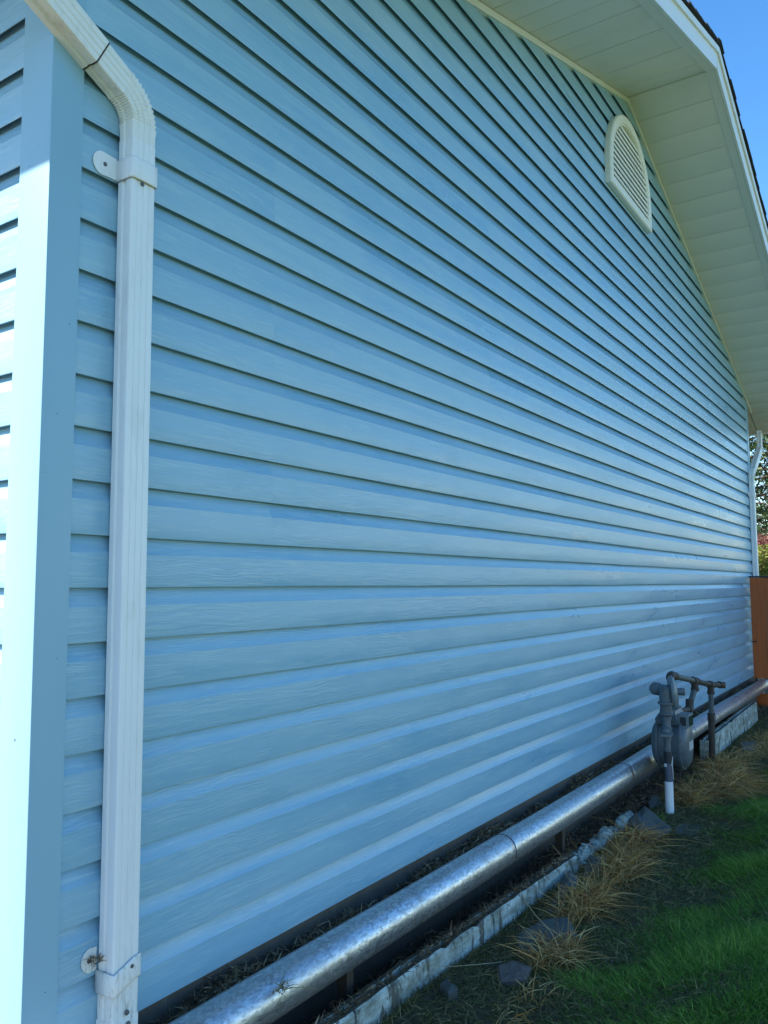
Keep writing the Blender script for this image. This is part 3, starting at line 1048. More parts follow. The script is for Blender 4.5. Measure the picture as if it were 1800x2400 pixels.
for a_, b_ in ((3.43, 3.66), (3.70, 3.98), (4.01, 4.27)):
    rings = []
    n_ = 14
    for i in range(n_ + 1):
        t = i / n_
        x = a_ + (b_ - a_) * t
        e = min(1.0, 6 * t, 6 * (1 - t)) ** 0.5
        j = lambda q: rnd.uniform(-q, q)
        zt = -0.262 + (0.040 + j(0.014)) * e
        yc = -0.178 + 0.010 * math.sin(x * 9) + j(0.006)
        wd_ = 0.030 * (0.55 + 0.45 * e)
        rings.append([(x + j(0.008), yc - wd_ + j(0.006), -0.33), (x + j(0.008), yc - wd_ + j(0.008), zt - 0.012 + j(0.008)), (x + j(0.008), yc - wd_ * 0.35 + j(0.006), zt + j(0.006)),
                      (x + j(0.008), yc + wd_ * 0.45 + j(0.006), zt - 0.003 + j(0.007)), (x + j(0.008), yc + wd_ + j(0.006), zt - 0.016 + j(0.006)), (x, yc + wd_, -0.33)])
    fix_normals(MB().loft(rings).build('broken_block', 'curb', rubble))
for i, (x, y, s_) in enumerate(chips[::2]):
    rock('chunk', (x, y - 0.012, -0.262 + rnd.uniform(-0.008, 0.006)), s_ * 0.36, 'curb', rubble, 50 + i, 0.5)

# =================================================================== STONES
def slab(label, pts, th=0.02, mat='slate', lift=0.0, tilt=(0, 0), cat='stone', group=None):
    cx = sum(p[0] for p in pts) / len(pts)
    cy = sum(p[1] for p in pts) / len(pts)
    zg = ground_z(cx, cy) + 0.004 + lift
    # roughen outline
    out = []
    n = len(pts)
    for i in range(n):
        a, b = pts[i], pts[(i + 1) % n]
        for t in (0.0, 0.33, 0.66):
            j = 0.0 if t == 0 else 0.006
            out.append((a[0] + (b[0] - a[0]) * t + rnd.uniform(-j, j), a[1] + (b[1] - a[1]) * t + rnd.uniform(-j, j)))
    area = sum(out[i][0] * out[(i + 1) % len(out)][1] - out[(i + 1) % len(out)][0] * out[i][1] for i in range(len(out)))
    if area < 0:
        out.reverse()
    zf = lambda x, y: zg + tilt[0] * (x - cx) + tilt[1] * (y - cy)
    rings = []
    for k, (inset, dz) in enumerate(((0.0, -0.03), (0.0, th * 0.75), (0.10, th), (0.55, th + 0.002))):
        rings.append([(x + (cx - x) * inset, y + (cy - y) * inset, zf(x, y) + dz + (rnd.uniform(-0.0025, 0.0025) if k else 0)) for x, y in out])
    return tag(fix_normals(MB().loft(rings).build('slate_slab' if mat == 'slate' else 'stone', mat)), label, cat, group)
slab('square blue grey slate half under dry straw near the broken curb', [(3.55, -0.20), (3.60, -0.27), (3.42, -0.33), (3.36, -0.25)], 0.022, tilt=(0.05, 0.12))
slab('tall pointed grey slate leaning between the curb and the straw', [(3.29, -0.215), (3.27, -0.26), (3.14, -0.31), (2.89, -0.37), (2.90, -0.28)], 0.022, tilt=(0.03, 0.16))
slab('broad dark slate lying flat before the long straw clump', [(2.63, -0.29), (2.79, -0.31), (2.87, -0.37), (2.75, -0.45), (2.57, -0.43), (2.53, -0.33)], 0.018, tilt=(0.0, 0.05))
slab('small pale angular stone lying alone on the bare soil', [(2.14, -0.265), (2.185, -0.265), (2.135, -0.325), (2.105, -0.312)], 0.022, tilt=(0.12, -0.15))
slab('rounded brown stone sunk in the soil left of the straw', [(2.36, -0.34), (2.43, -0.37), (2.41, -0.43), (2.33, -0.45), (2.28, -0.39)], 0.016, mat='browns')
slab('large mossy slate tipped up over a dark hollow by the rubble', [(4.09, -0.215), (4.35, -0.22), (4.17, -0.40), (3.86, -0.36)], 0.02, lift=0.022, tilt=(0.03, 0.16))
slab('grey slate in shadow behind the gas riser', [(4.74, -0.12), (4.88, -0.14), (4.66, -0.23), (4.52, -0.20)], 0.02, tilt=(0.0, 0.1))
slab('thin slate sunk in the grass in front of the white gas sleeve', [(4.32, -0.37), (4.37, -0.48), (4.22, -0.53), (4.15, -0.42)], 0.001, lift=-0.002)
slab('distant slate beyond the gas meter beside the far curb', [(6.64, -0.29), (6.78, -0.36), (6.48, -0.42), (6.36, -0.34)], 0.022, tilt=(0, 0.1))

# =================================================================== GAS METER
MX, MY = 4.70, -0.30
met = empty('gas_meter', (MX, MY, -0.10))
tag(met, 'grey painted gas meter with round covers and index box standing by the wall', 'gas meter')
def oval(cx, cz, y, wx, hz, n=36, low=1.0):
    """rounded cover outline in x-z: circle-like below, squarer above"""
    o = []
    for i in range(n):
        a = 2 * math.pi * i / n
        c_, s_ = math.cos(a), math.sin(a)
        e = 0.78 if s_ > 0 else 0.95
        o.append((cx + wx * math.copysign(abs(c_) ** e, c_), y, cz + hz * math.copysign(abs(s_) ** e, s_)))
    return o
CZ = 0.055
body = MB().loft([oval(MX, CZ, -0.230, 0.100, 0.122), oval(MX, CZ, -0.338, 0.100, 0.122)])
fix_normals(body.build('body', 'meter', met, True, 40))
for y0, s_, nm in ((-0.338, -1, 'front_cover'), (-0.230, 1, 'back_cover')):
    k = s_
    rings = [oval(MX, CZ, y0, 0.110, 0.134), oval(MX, CZ, y0 + k * 0.011, 0.111, 0.135), oval(MX, CZ, y0 + k * 0.013, 0.101, 0.123), oval(MX, CZ, y0 + k * 0.026, 0.097, 0.118),
             oval(MX, CZ, y0 + k * 0.038, 0.082, 0.100), oval(MX, CZ, y0 + k * 0.044, 0.055, 0.068), oval(MX, CZ, y0 + k * 0.045, 0.02, 0.022)]
    cv = fix_normals(MB().loft(rings).build(nm, 'meter', met, True, 40))
    for i in range(12):
        a = 2 * math.pi * (i + 0.5) / 12
        MB().lathe((MX + 0.1055 * math.cos(a), y0 + k * 0.011, CZ + 0.1285 * math.sin(a)), (0, k, 0), [(0, 0.0052), (0.005, 0.005)], 6).build('bolt', 'screw', cv)
raw('rating_plate', [(MX - 0.045, -0.3835, CZ + 0.022), (MX + 0.045, -0.3835, CZ + 0.022), (MX + 0.045, -0.3835, CZ - 0.026), (MX - 0.045, -0.3835, CZ - 0.026)], [(0, 1, 2, 3)], 'label', met)
# head casting with the index box
hd = MB()
hd.loft([[(MX - 0.10, -0.225, 0.170), (MX + 0.10, -0.225, 0.170), (MX + 0.10, -0.335, 0.170), (MX - 0.10, -0.335, 0.170)],
         [(MX - 0.108, -0.222, 0.196), (MX + 0.108, -0.222, 0.196), (MX + 0.108, -0.338, 0.196), (MX - 0.108, -0.338, 0.196)],
         [(MX - 0.085, -0.235, 0.222), (MX + 0.085, -0.235, 0.222), (MX + 0.085, -0.325, 0.222), (MX - 0.085, -0.325, 0.222)],
         [(MX - 0.070, -0.245, 0.240), (MX + 0.070, -0.245, 0.240), (MX + 0.070, -0.318, 0.240), (MX - 0.070, -0.318, 0.240)]])
fix_normals(hd.build('head', 'meter', met, False))
ib = MB().box((MX - 0.055, -0.385, 0.150), (MX + 0.055, -0.330, 0.222)).build('index_box', 'meterlight', met)
MB().box((MX - 0.045, -0.3875, 0.160), (MX + 0.045, -0.3853, 0.212)).build('window', 'glass', ib)
MB().box((MX - 0.0568, -0.373, 0.163), (MX - 0.0552, -0.343, 0.209)).build('side_panel', 'glass', ib)
# the two necks on top of the meter with their union nuts
for xn in (MX - 0.085, MX + 0.085):
    nk = MB().lathe((xn, -0.280, 0.17), (0, 0, 1), [(0, 0.030), (0.05, 0.030), (0.052, 0.036), (0.078, 0.036), (0.080, 0.024), (0.11, 0.024)], 20)
    nk.build('union_nut', 'meter', met, True, 35)

# riser with sleeve, valve and regulator
RX, RY = 4.515, -0.305
ris = empty('gas_riser', (RX, RY, -0.26))
tag(ris, 'upright gas riser with white plastic sleeve, shut off valve and round regulator', 'gas pipe')
MB().lathe((RX, RY, -0.30), (0, 0, 1), [(0, 0.0225), (0.188, 0.0215), (0.189, 0.018)], 24).build('sleeve', 'pvc', ris, True, 35)
MB().lathe((RX, RY, -0.115), (0, 0, 1), [(0, 0.0185), (0.098, 0.0175)], 20).build('riser_pipe', 'blueblack', ris, True)
MB().lathe((RX + 0.002, RY + 0.002, -0.035), (0, 0, 1), [(0, 0.0195), (0.018, 0.0195)], 20).build('white_band', 'pvc', ris, True)
MB().lathe((RX, RY, -0.017), (0, 0, 1), [(0, 0.021), (0.062, 0.020)], 20).build('tape_wrap', 'tape', ris, True)
MB().lathe((RX, RY, 0.040), (0, 0, 1), [(0, 0.0175), (0.06, 0.0165), (0.062, 0.022), (0.085, 0.023), (0.09, 0.032), (0.102, 0.033), (0.106, 0.025), (0.13, 0.027), (0.135, 0.021), (0.17, 0.019), (0.172, 0.026), (0.19, 0.026)], 18).build('valve', 'meter', ris, True, 35)
MB().box((RX - 0.046, RY - 0.030, 0.127), (RX - 0.032, RY + 0.020, 0.139)).build('valve_key', 'meterlight', ris)
MB().lathe((RX - 0.02, RY, 0.152), (-1, 0, 0), [(0, 0.018), (0.018, 0.017), (0.022, 0.010)], 14).build('valve_cap', 'meter', ris, True, 35)
MB().tube([(RX - 0.005, RY - 0.018, -0.03), (RX - 0.004, RY - 0.026, 0.02), (RX - 0.004, RY - 0.023, -0.02), (RX - 0.004, RY - 0.025, -0.10)], 0.0016, 6).build('tracer_wire', 'pvc', ris, True)
# regulator: lower cross body, boss and diaphragm disc
reg = MB().lathe((RX, RY, 0.225), (0, 0, 1), [(0, 0.026), (0.012, 0.036), (0.02, 0.036), (0.024, 0.030), (0.062, 0.032), (0.066, 0.043), (0.078, 0.044), (0.082, 0.034), (0.15, 0.036), (0.16, 0.026)], 20)
rg = reg.build('regulator', 'meter', ris, True, 35)
MB().lathe((RX + 0.01, RY - 0.012, 0.362), (0.25, 1, 0.05), [(0, 0.030), (0.050, 0.028), (0.055, 0.034), (0.085, 0.034), (0.10, 0.022), (0.104, 0.008)], 20).build('spring_cap', 'meter', rg, True, 35)
dn = Vector((0.35, -1, 0.06)).normalized()
MB().lathe(Vector((RX + 0.03, RY - 0.012, 0.352)), dn, [(0, 0.050), (0.006, 0.072), (0.012, 0.076), (0.020, 0.076), (0.026, 0.070), (0.034, 0.045), (0.040, 0.030)], 30).build('diaphragm_disc', 'meterlight', rg, True, 35)
for i in range(8):
    a = 2 * math.pi * i / 8
    u = dn.orthogonal().normalized()
    v_ = dn.cross(u)
    MB().lathe(Vector((RX + 0.03, RY - 0.012, 0.352)) + 0.069 * (math.cos(a) * u + math.sin(a) * v_) + dn * 0.018, dn, [(0, 0.005), (0.005, 0.005)], 6).build('bolt', 'screw', rg)
MB().lathe((RX + 0.07, RY - 0.035, 0.352), (0.3, -1, 0), [(0, 0.020), (0.045, 0.020), (0.047, 0.016)], 16).build('vent_stub', 'meter', rg, True, 35)

# house line: meter outlet -> swing joint -> tee on the sloping upper pipe -> supply leg
hl = empty('gas_pipework', (5.2, -0.26, -0.26))
tag(hl, 'rusty iron gas pipework sloping from the regulator to a leg in the straw', 'gas pipe')
def pipe(name, pts, r, mat, n=16):
    return MB().tube(pts, r, n).build(name, mat, hl, True, 50)
A_ = Vector((4.74, -0.29, 0.418))
B_ = Vector((5.80, -0.262, 0.258))
C_ = Vector((6.10, -0.262, 0.226))
D_ = (B_ - A_).normalized()
pipe('bend', [(4.585, -0.318, 0.330), (4.59, -0.315, 0.372), (4.61, -0.308, 0.402), (4.65, -0.300, 0.423), (4.70, -0.294, 0.424), tuple(A_)], [0.017, 0.018, 0.019, 0.021, 0.022, 0.020], 'meterlight')
pipe('elbow', [(4.63, -0.303, 0.418), (4.66, -0.298, 0.426), (4.70, -0.293, 0.425), tuple(A_ + D_ * 0.05)], [0.024, 0.024, 0.024, 0.0235], 'iron')
pipe('upper_pipe', [A_, A_ + (B_ - A_) * 0.5, B_], 0.0168, 'ironpaint')
T_ = A_ + (B_ - A_) * 0.53
for nm, P_, ln in (('tee', T_, 0.062), ('tee', B_, 0.055)):
    o = MB().tube([P_ - D_ * ln, P_ - D_ * (ln - 0.018), P_ - D_ * (ln - 0.020), P_ + D_ * (ln - 0.020), P_ + D_ * (ln - 0.018), P_ + D_ * ln], [0.0245, 0.0245, 0.0215, 0.0215, 0.0245, 0.0245], 18)
    o.tube([P_, P_ + Vector((-0.003, 0, -0.040)), P_ + Vector((-0.003, 0, -0.042)), P_ + Vector((-0.004, 0, -0.062))], [0.0205, 0.0215, 0.0245, 0.0245], 18)
    o.build(nm, 'iron', hl, True, 40)
pipe('upper_pipe', [T_, B_], 0.0172, 'iron')
pipe('stub', [B_, C_], 0.0180, 'iron')
MB().lathe(C_ - D_ * 0.05, D_, [(0, 0.0235), (0.05, 0.0245), (0.062, 0.0245), (0.066, 0.018)], 18).build('end_elbow', 'iron', hl, True, 40)
MB().lathe(C_ + D_ * 0.012, (0.25, -1, 0), [(0, 0.0215), (0.030, 0.0225), (0.032, 0.016), (0.026, 0.012)], 18).build('plug', 'rust', hl, True, 40)
E_ = Vector((5.21, -0.262, 0.178))
pipe('drop_pipe', [T_ + Vector((-0.004, 0, -0.05)), E_ + Vector((0.0, 0, 0.02))], 0.0172, 'ironpaint')
pipe('elbow', [E_ + Vector((0.002, 0, 0.055)), E_ + Vector((0, 0, 0.035)), E_ + Vector((-0.006, 0, 0.004)), E_ + Vector((-0.028, -0.002, -0.004)), E_ + Vector((-0.062, -0.003, 0.002))], [0.0235, 0.024, 0.024, 0.024, 0.0235], 'iron')
F_ = Vector((MX + 0.085, -0.280, 0.268))
pipe('swing_pipe', [E_ + Vector((-0.05, -0.003, 0.0)), (5.0, -0.272, 0.192), (F_.x + 0.03, F_.y, 0.214)], 0.0165, 'iron')
pipe('elbow', [(F_.x + 0.085, F_.y, 0.208), (F_.x + 0.05, F_.y, 0.212), (F_.x + 0.010, F_.y, 0.222), (F_.x, F_.y, 0.250), (F_.x, F_.y, 0.286)], [0.023, 0.0235, 0.024, 0.024, 0.0235], 'ironpaint')
pipe('riser_neck', [(F_.x, F_.y, 0.25), (F_.x, F_.y, 0.345)], [0.024, 0.022], 'meter')
pipe('neck_link', [(F_.x, F_.y, 0.335), (4.63, -0.292, 0.365), (4.57, -0.30, 0.365)], 0.019, 'meter')
pipe('inlet_neck', [(MX - 0.085, -0.28, 0.25), (MX - 0.085, -0.283, 0.33), (4.56, -0.296, 0.35)], [0.021, 0.020, 0.020], 'meter')
G_ = Vector((5.775, -0.258, -0.29))
pipe('supply_leg', [B_ + Vector((-0.003, 0, -0.05)), (5.79, -0.262, 0.10), (5.785, -0.260, 0.02)], 0.0168, 'ironpaint')
pipe('supply_leg', [(5.785, -0.260, 0.03), (5.783, -0.260, -0.05), G_], [0.0205, 0.0215, 0.021], 'iron')
MB().lathe((5.784, -0.260, 0.02), (0, 0, 1), [(0, 0.021), (0.01, 0.0235), (0.05, 0.0235), (0.055, 0.019)], 16).build('coupling', 'iron', hl, True, 40)
MB().tube([(5.79, -0.285, 0.02), (5.80, -0.285, 0.05), (5.84, -0.27, 0.075), (5.86, -0.262, 0.08), (5.862, -0.262, 0.14)], 0.0022, 6).build('bond_wire', 'blackmetal', hl, True)

# =================================================================== GATE
GX = 8.80
gate = empty('wooden_gate', (GX, -0.55, -0.27))
tag(gate, 'orange stained wooden gate at the far end of the wall with black top cap', 'gate')
yb = -0.036
bw = 0.138
i = 0
while yb > -1.15:
    w_ = bw
    zlo = -0.268
    if yb > -0.22:
        MB().box((GX - 0.022, yb - w_ + 0.004, 0.004), (GX, yb, 0.985)).build('board', 'wood', gate)
        MB().box((GX - 0.022, yb - w_ + 0.004, -0.268), (GX, min(yb, -0.052), -0.142)).build('board', 'wood', gate)
    else:
        MB().box((GX - 0.022, yb - w_ + 0.004, -0.268), (GX, yb, 0.985)).build('board', 'wood', gate)
    yb -= bw
    i += 1
for zr in (0.14, 0.80):
    MB().box((GX + 0.002, -1.14, zr), (GX + 0.040, -0.040, zr + 0.09)).build('rail', 'wood', gate)
MB().box((GX - 0.030, -1.15, 0.9865), (GX + 0.048, -0.030, 1.004)).build('top_cap', 'blackmetal', gate)
MB().box((GX - 0.034, -1.24, -0.30), (GX + 0.056, -1.152, 1.06)).build('post', 'wood', gate)
MB().tube([(GX - 0.03, -0.034, 0.36), (GX - 0.055, -0.045, 0.36), (GX - 0.055, -0.060, 0.36), (GX - 0.024, -0.070, 0.36)], 0.006, 8).build('latch', 'blackmetal', gate, True)

# =================================================================== BLADES
def blades(name, pos, dirs, lens, widths, bend, mat, shade, parent=None, segs=3, twist=None, nofall=None, origin=None):
    """pos (n,3); dirs (n,3) initial direction; bend: amount the tip falls; one mesh"""
    n = len(pos)
    dirs = dirs / np.linalg.norm(dirs, axis=1, keepdims=True)
    hz = dirs.copy()
    hz[:, 2] = 0
    hl_ = np.linalg.norm(hz, axis=1, keepdims=True)
    ang = rng.uniform(0, 2 * np.pi, n)
    rh = np.stack([np.cos(ang), np.sin(ang), np.zeros(n)], 1)
    hz = np.where(hl_ > 1e-3, hz / np.maximum(hl_, 1e-3), rh)
    side = np.cross(dirs, np.array([0, 0, 1.0]))
    sl = np.linalg.norm(side, axis=1, keepdims=True)
    side = np.where(sl > 1e-3, side / np.maximum(sl, 1e-3), rh)
    a2 = rng.uniform(-1.2, 1.2, n)[:, None]
    side = side * np.cos(a2) + np.cross(dirs, side) * np.sin(a2)
    V = []
    for k in range(segs + 1):
        t = k / segs
        c = pos + dirs * (lens * t)[:, None] + hz * (bend * lens * t * t * 0.45)[:, None]
        c[:, 2] -= bend * lens * t * t * 0.55
        wdt = widths * (1 - t) ** 0.6
        if k < segs:
            V.append(c - side * wdt[:, None])
            V.append(c + side * wdt[:, None])
        else:
            V.append(c)
    per = 2 * segs + 1
    A = np.stack(V, 1).reshape(-1, 3)
    base = (np.arange(n) * per)[:, None]
    quads = np.concatenate([base + np.array([[2 * k, 2 * k + 1, 2 * k + 3, 2 * k + 2]]) for k in range(segs - 1)], 0) if segs > 1 else np.zeros((0, 4), int)
    tris = base + np.array([[2 * (segs - 1), 2 * (segs - 1) + 1, 2 * segs]])
    if origin is not None:
        A = A - np.array(origin)
    me = bpy.data.meshes.new(name)
    me.vertices.add(len(A))
    me.vertices.foreach_set('co', A.astype(np.float32).ravel())
    nl = quads.size + tris.size
    me.loops.add(nl)
    me.loops.foreach_set('vertex_index', np.concatenate([quads.ravel(), tris.ravel()]).astype(np.int32))
    me.polygons.add(len(quads) + len(tris))
    st = np.concatenate([np.arange(len(quads)) * 4, len(quads) * 4 + np.arange(len(tris)) * 3]).astype(np.int32)
    me.polygons.foreach_set('loop_start', st)
    me.update(calc_edges=True)
    at = me.attributes.new('shade', 'FLOAT', 'POINT')
    at.data.foreach_set('value', np.repeat(shade, per).astype(np.float32))
    me.materials.append(M[mat])
    o = bpy.data.objects.new(name, me)
    if origin is not None and parent is None:
        o.location = origin
    return link(o, parent)

gz = np.vectorize(ground_z)

# --- lawn: countless blades, one object
def lawn():
    n1, n2 = 330000, 110000
    x = np.concatenate([1.7 + 7.05 * rng.uniform(0, 1, n1) ** 1.35, rng.uniform(1.2, 8.75, n2)])
    y = np.concatenate([rng.uniform(-1.30, -0.34, n1), rng.uniform(-2.6, -1.30, n2)])
    edge = -0.47 - 0.08 * np.sin(x * 2.1 + 0.5) - 0.05 * np.sin(x * 6.3) - 0.04 * np.sin(x * 17.0 + 1) - 0.02 * np.sin(x * 41.0) - 0.10 * np.clip((2.9 - x) / 1.0, 0, 1)
    dens = np.clip((edge - y) / 0.26, 0, 1) ** 1.3
    tuft = 0.5 + 0.5 * np.sin(x * 9.1 + 2 * np.sin(y * 7)) * np.sin(y * 11.3 + x * 2)
    keep = rng.uniform(0, 1, len(x)) < dens * (0.45 + 0.55 * tuft)
    x, y, tuft, dens = x[keep], y[keep], tuft[keep], dens[keep]
    n = len(x)
    pos = np.stack([x, y, gz(x, y) - 0.006], 1)
    lean = rng.normal(0, 0.38, (n, 2)) + np.stack([0.5 * np.sin(x * 3.1 + y * 2), 0.5 * np.cos(y * 4 + x)], 1)
    d = np.stack([lean[:, 0], lean[:, 1], np.ones(n)], 1)
    ln = (0.028 + 0.045 * tuft) * rng.uniform(0.5, 1.35, n) * (0.5 + 0.5 * dens)
    wd = rng.uniform(0.0008, 0.0017, n)
    sh = np.clip(rng.beta(1.6, 2.4, n) + 0.3 * (tuft - 0.5), 0, 1)
    o = blades('lawn_grass', pos, d, ln, wd, rng.uniform(0.2, 1.1, n), 'grass', sh, segs=3)
    tag(o, 'green lawn grass filling the lower right corner', 'grass', kind='stuff')
lawn()

# --- mown thatch and dead clippings over the bare border
def thatch():
    n = 150000
    x = rng.uniform(1.3, 8.7, n)
    y = rng.uniform(-1.0, -0.19, n)
    keep = rng.uniform(0, 1, n) < np.clip(1.25 - np.abs(y + 0.50) * 1.7, 0.15, 1) * np.clip(1.3 - 0.09 * x, 0.5, 1)
    x, y = x[keep], y[keep]
    n = len(x)
    pos = np.stack([x, y, gz(x, y) + rng.uniform(-0.003, 0.006, n)], 1)
    d = np.stack([rng.normal(0, 1, n), rng.normal(0, 1, n), np.abs(rng.normal(0.25, 0.35, n))], 1)
    m_ = 9000
    xw = rng.uniform(1.2, 8.0, m_)
    sel = rng.uniform(0, 1, m_)
    yw = np.where(sel < 0.7, -0.214 - np.abs(rng.normal(0, 0.012, m_)), rng.uniform(-0.18, -0.165, m_))
    clus = 0.5 + 0.5 * np.sin(xw * 8.3) * np.sin(xw * 21.0 + 1)
    kw = (rng.uniform(0, 1, m_) < 0.25 + 0.75 * clus) & ((sel < 0.7) | (xw < 3.4))
    xw, yw, sel, clus = xw[kw], yw[kw], sel[kw], clus[kw]
    zw = np.where(sel < 0.7, gz(xw, yw), -0.176 - 0.014 * (xw - 1.0) - 0.016 * np.clip(xw - 2.1, 0, 9))
    pos = np.concatenate([pos, np.stack([xw, yw, zw], 1)])
    m_ = len(xw)
    d = np.concatenate([d, np.stack([rng.normal(0, 0.6, m_), rng.normal(-0.1, 0.5, m_), rng.uniform(0.3, 1.0, m_)], 1)])
    n = len(pos)
    o = blades('thatch', pos, d, rng.uniform(0.014, 0.055, n), rng.uniform(0.0007, 0.0016, n), rng.uniform(0, 0.7, n), 'thatch', rng.beta(1.4, 2.2, n), segs=2)
    tag(o, 'dull cut grass and thatch over the bare soil border', 'grass', kind='stuff')
thatch()

# --- litter caught between wall and duct, in the trench and along the curb groove
def litter():
    n = 24000
    x = rng.uniform(1.25, 8.75, n)
    which = rng.uniform(0, 1, n)
    y = np.where(which < 0.5, rng.uniform(-0.085, -0.012, n), np.where(which < 0.85, rng.uniform(-0.17, -0.02, n), rng.uniform(-0.185, -0.165, n)))
    heap = 0.012 * np.sin(x * 5.0) + 0.010 * np.sin(x * 13 + 1)
    z = np.where(which < 0.5, -0.040 + heap + rng.uniform(-0.012, 0.012, n), np.where(which < 0.85, -0.262 + rng.uniform(0, 0.02, n), -0.158 - 0.02 * (x - 1.0) + rng.uniform(0, 0.01, n)))
    keep = (which < 0.85) | (x < 3.4)
    x, y, z = x[keep], y[keep], z[keep]
    n = len(x)
    d = np.stack([rng.normal(0, 1, n), rng.normal(0, 0.5, n), rng.normal(0.15, 0.4, n)], 1)
    o = blades('leaf_litter', np.stack([x, y, z], 1), d, rng.uniform(0.010, 0.045, n), rng.uniform(0.0008, 0.0034, n), rng.uniform(0, 0.8, n), 'litter', rng.beta(1.5, 2.6, n), segs=2)
    tag(o, 'brown leaf and straw litter caught between wall, duct and curb', 'litter', kind='stuff')
    # bed that carries the litter behind the duct
    xs = np.linspace(1.0, 8.8, 120)
    vs, fs = [], []
    for i, xx in enumerate(xs):
        h = -0.050 + 0.012 * math.sin(xx * 5.0) + 0.010 * math.sin(xx * 13 + 1)
        vs += [(xx, 0.0, h - 0.004 + 0.004 * rnd.random()), (xx, -0.04, h + 0.006 * rnd.random()), (xx, -0.085, h - 0.012 + 0.004 * rnd.random())]
    for i in range(len(xs) - 1):
        for j in range(2):
            fs.append((i * 3 + j, i * 3 + j + 1, (i + 1) * 3 + j + 1, (i + 1) * 3 + j))
    tag(raw('soil_bed', vs, fs, 'ground', None, True), kind='structure')
litter()

# --- dry straw clumps, each a plant of its own
def clump(label, cx, cy, rx, ry, n, h, seed, lean=(0, 0), flat=0.0, name='dry_grass_clump', mat='dry'):
    n = int(n * (1.25 if mat == 'dry' else 1))
    r = np.random.default_rng(seed)
    a = r.uniform(0, 2 * np.pi, n)
    q = np.sqrt(r.uniform(0, 1, n))
    x = cx + rx * q * np.cos(a)
    y = cy + ry * q * np.sin(a)
    mound = np.clip(1 - q * q, 0, 1) * h * (0.35 if mat == 'dry' else 0.0)
    pos = np.stack([x, y, gz(x, y) - 0.004 + mound * r.uniform(0, 1, n)], 1)
    d = np.stack([np.cos(a) * q * 0.25 + r.normal(0, 1.0, n) + lean[0], np.sin(a) * q * 0.25 + r.normal(0, 0.8, n) + lean[1], np.abs(r.normal(0.55 - 0.45 * flat, 0.40, n)) + 0.05], 1)
    ln = h * (r.uniform(0.35, 1.15, n) + (r.uniform(0, 1, n) > 0.93) * 0.7)
    o = blades(name, pos, d, ln, (r.uniform(0.0009, 0.0026, n) if mat == 'dry' else r.uniform(0.0007, 0.0016, n)), r.uniform(0.15, 1.3, n), mat, np.clip(r.beta(1.3, 1.5, n), 0, 1), segs=4, origin=(cx, cy, ground_z(cx, cy)))
    tag(o, label, 'dry grass', 'dry straw clumps along the border')
    return o
clump('near dry straw tuft standing upright beside the broad dark slate', 2.58, -0.44, 0.14, 0.065, 520, 0.12, 1)
clump('dense reddish brown straw clump in the middle of the border', 3.05, -0.37, 0.20, 0.075, 900, 0.12, 2)
clump('long tangled straw clump behind the square blue grey slate', 3.52, -0.36, 0.25, 0.075, 1000, 0.13, 3)
clump('arched straw clump falling over the large mossy slate', 3.90, -0.30, 0.14, 0.08, 600, 0.15, 4, lean=(-0.5, -0.3), flat=0.3)
clump('loose dry straw at the foot of the gas meter', 4.92, -0.34, 0.24, 0.10, 800, 0.15, 5, flat=0.2)
clump('broad straw heap sweeping out over the lawn right of the meter', 5.25, -0.45, 0.28, 0.13, 1100, 0.20, 6, lean=(-0.2, -0.8), flat=0.5)
clump('straw tangle wrapped round the rusty supply leg', 5.72, -0.33, 0.24, 0.10, 800, 0.17, 7, flat=0.2)
clump('flattened brown straw mat before the far curb', 6.75, -0.42, 0.75, 0.13, 1600, 0.09, 8, flat=0.9)
clump('short straw wisps under the small pale stone', 2.25, -0.50, 0.22, 0.06, 140, 0.07, 9, flat=0.6)
clump('dead hanging weed strands in the gap behind the broken curb', 3.56, -0.145, 0.08, 0.03, 160, 0.16, 10)
clump('dry stems growing on the duct side of the curb', 2.95, -0.13, 0.30, 0.03, 120, 0.09, 12)
clump('fresh green grass tuft beside the white gas sleeve', 4.28, -0.27, 0.14, 0.06, 420, 0.075, 13, name='green_grass_tuft', mat='grass')
o = clump('wilted drooping leaves hanging over the near end of the duct', 1.55, -0.17, 0.02, 0.02, 40, 0.05, 14, name='wilted_weed', mat='thatch')
o.location.z = PZ + PR * 0.75
# tangle of dead grass stuck behind the lower strap ear
o = clump('wad of dead grass stuck behind the lower downspout strap', 1.122, -0.035, 0.012, 0.012, 60, 0.018, 15, name='dead_grass_wad', mat='litter')
o.location = (1.124, -0.034, 0.172)
# single long straws over the curb and the soil
def strand(pts, label):
    o = MB().tube(pts, [0.0016 * (1 - 0.6 * i / (len(pts) - 1)) for i in range(len(pts))], 6)
    c = pts[0]
    ob = o.build('straw_stem', 'label')
    ob.data.materials[0] = M['strawstem']
    tag(ob, label, 'straw')
M['strawstem'] = mat_plain('straw_stem', (0.34, 0.27, 0.15), 0.6, var=0.25, scale=40)
zc = -0.24
strand([(2.42, -0.33, zc - .005), (2.33, -0.285, zc + .01), (2.24, -0.235, zc + .025), (2.12, -0.19, zc + 0.07)], 'long bent straw lying from the brown stone to the curb')
strand([(2.12, -0.37, zc - .005), (2.07, -0.39, zc + .004), (2.00, -0.42, zc + .002), (1.98, -0.44, zc - .003)], 'pale straw lying on the soil right of the small stone')
strand([(2.72, -0.36, zc), (2.68, -0.33, zc + 0.05), (2.66, -0.30, zc + 0.10), (2.66, -0.285, zc + 0.13)], 'thin straw rising over the broad dark slate')
strand([(5.05, -0.40, zc - .02), (4.9, -0.52, zc + 0.03), (4.7, -0.66, zc + 0.04), (4.45, -0.84, zc + .01)], 'longest straw reaching across the lawn from the straw heap')
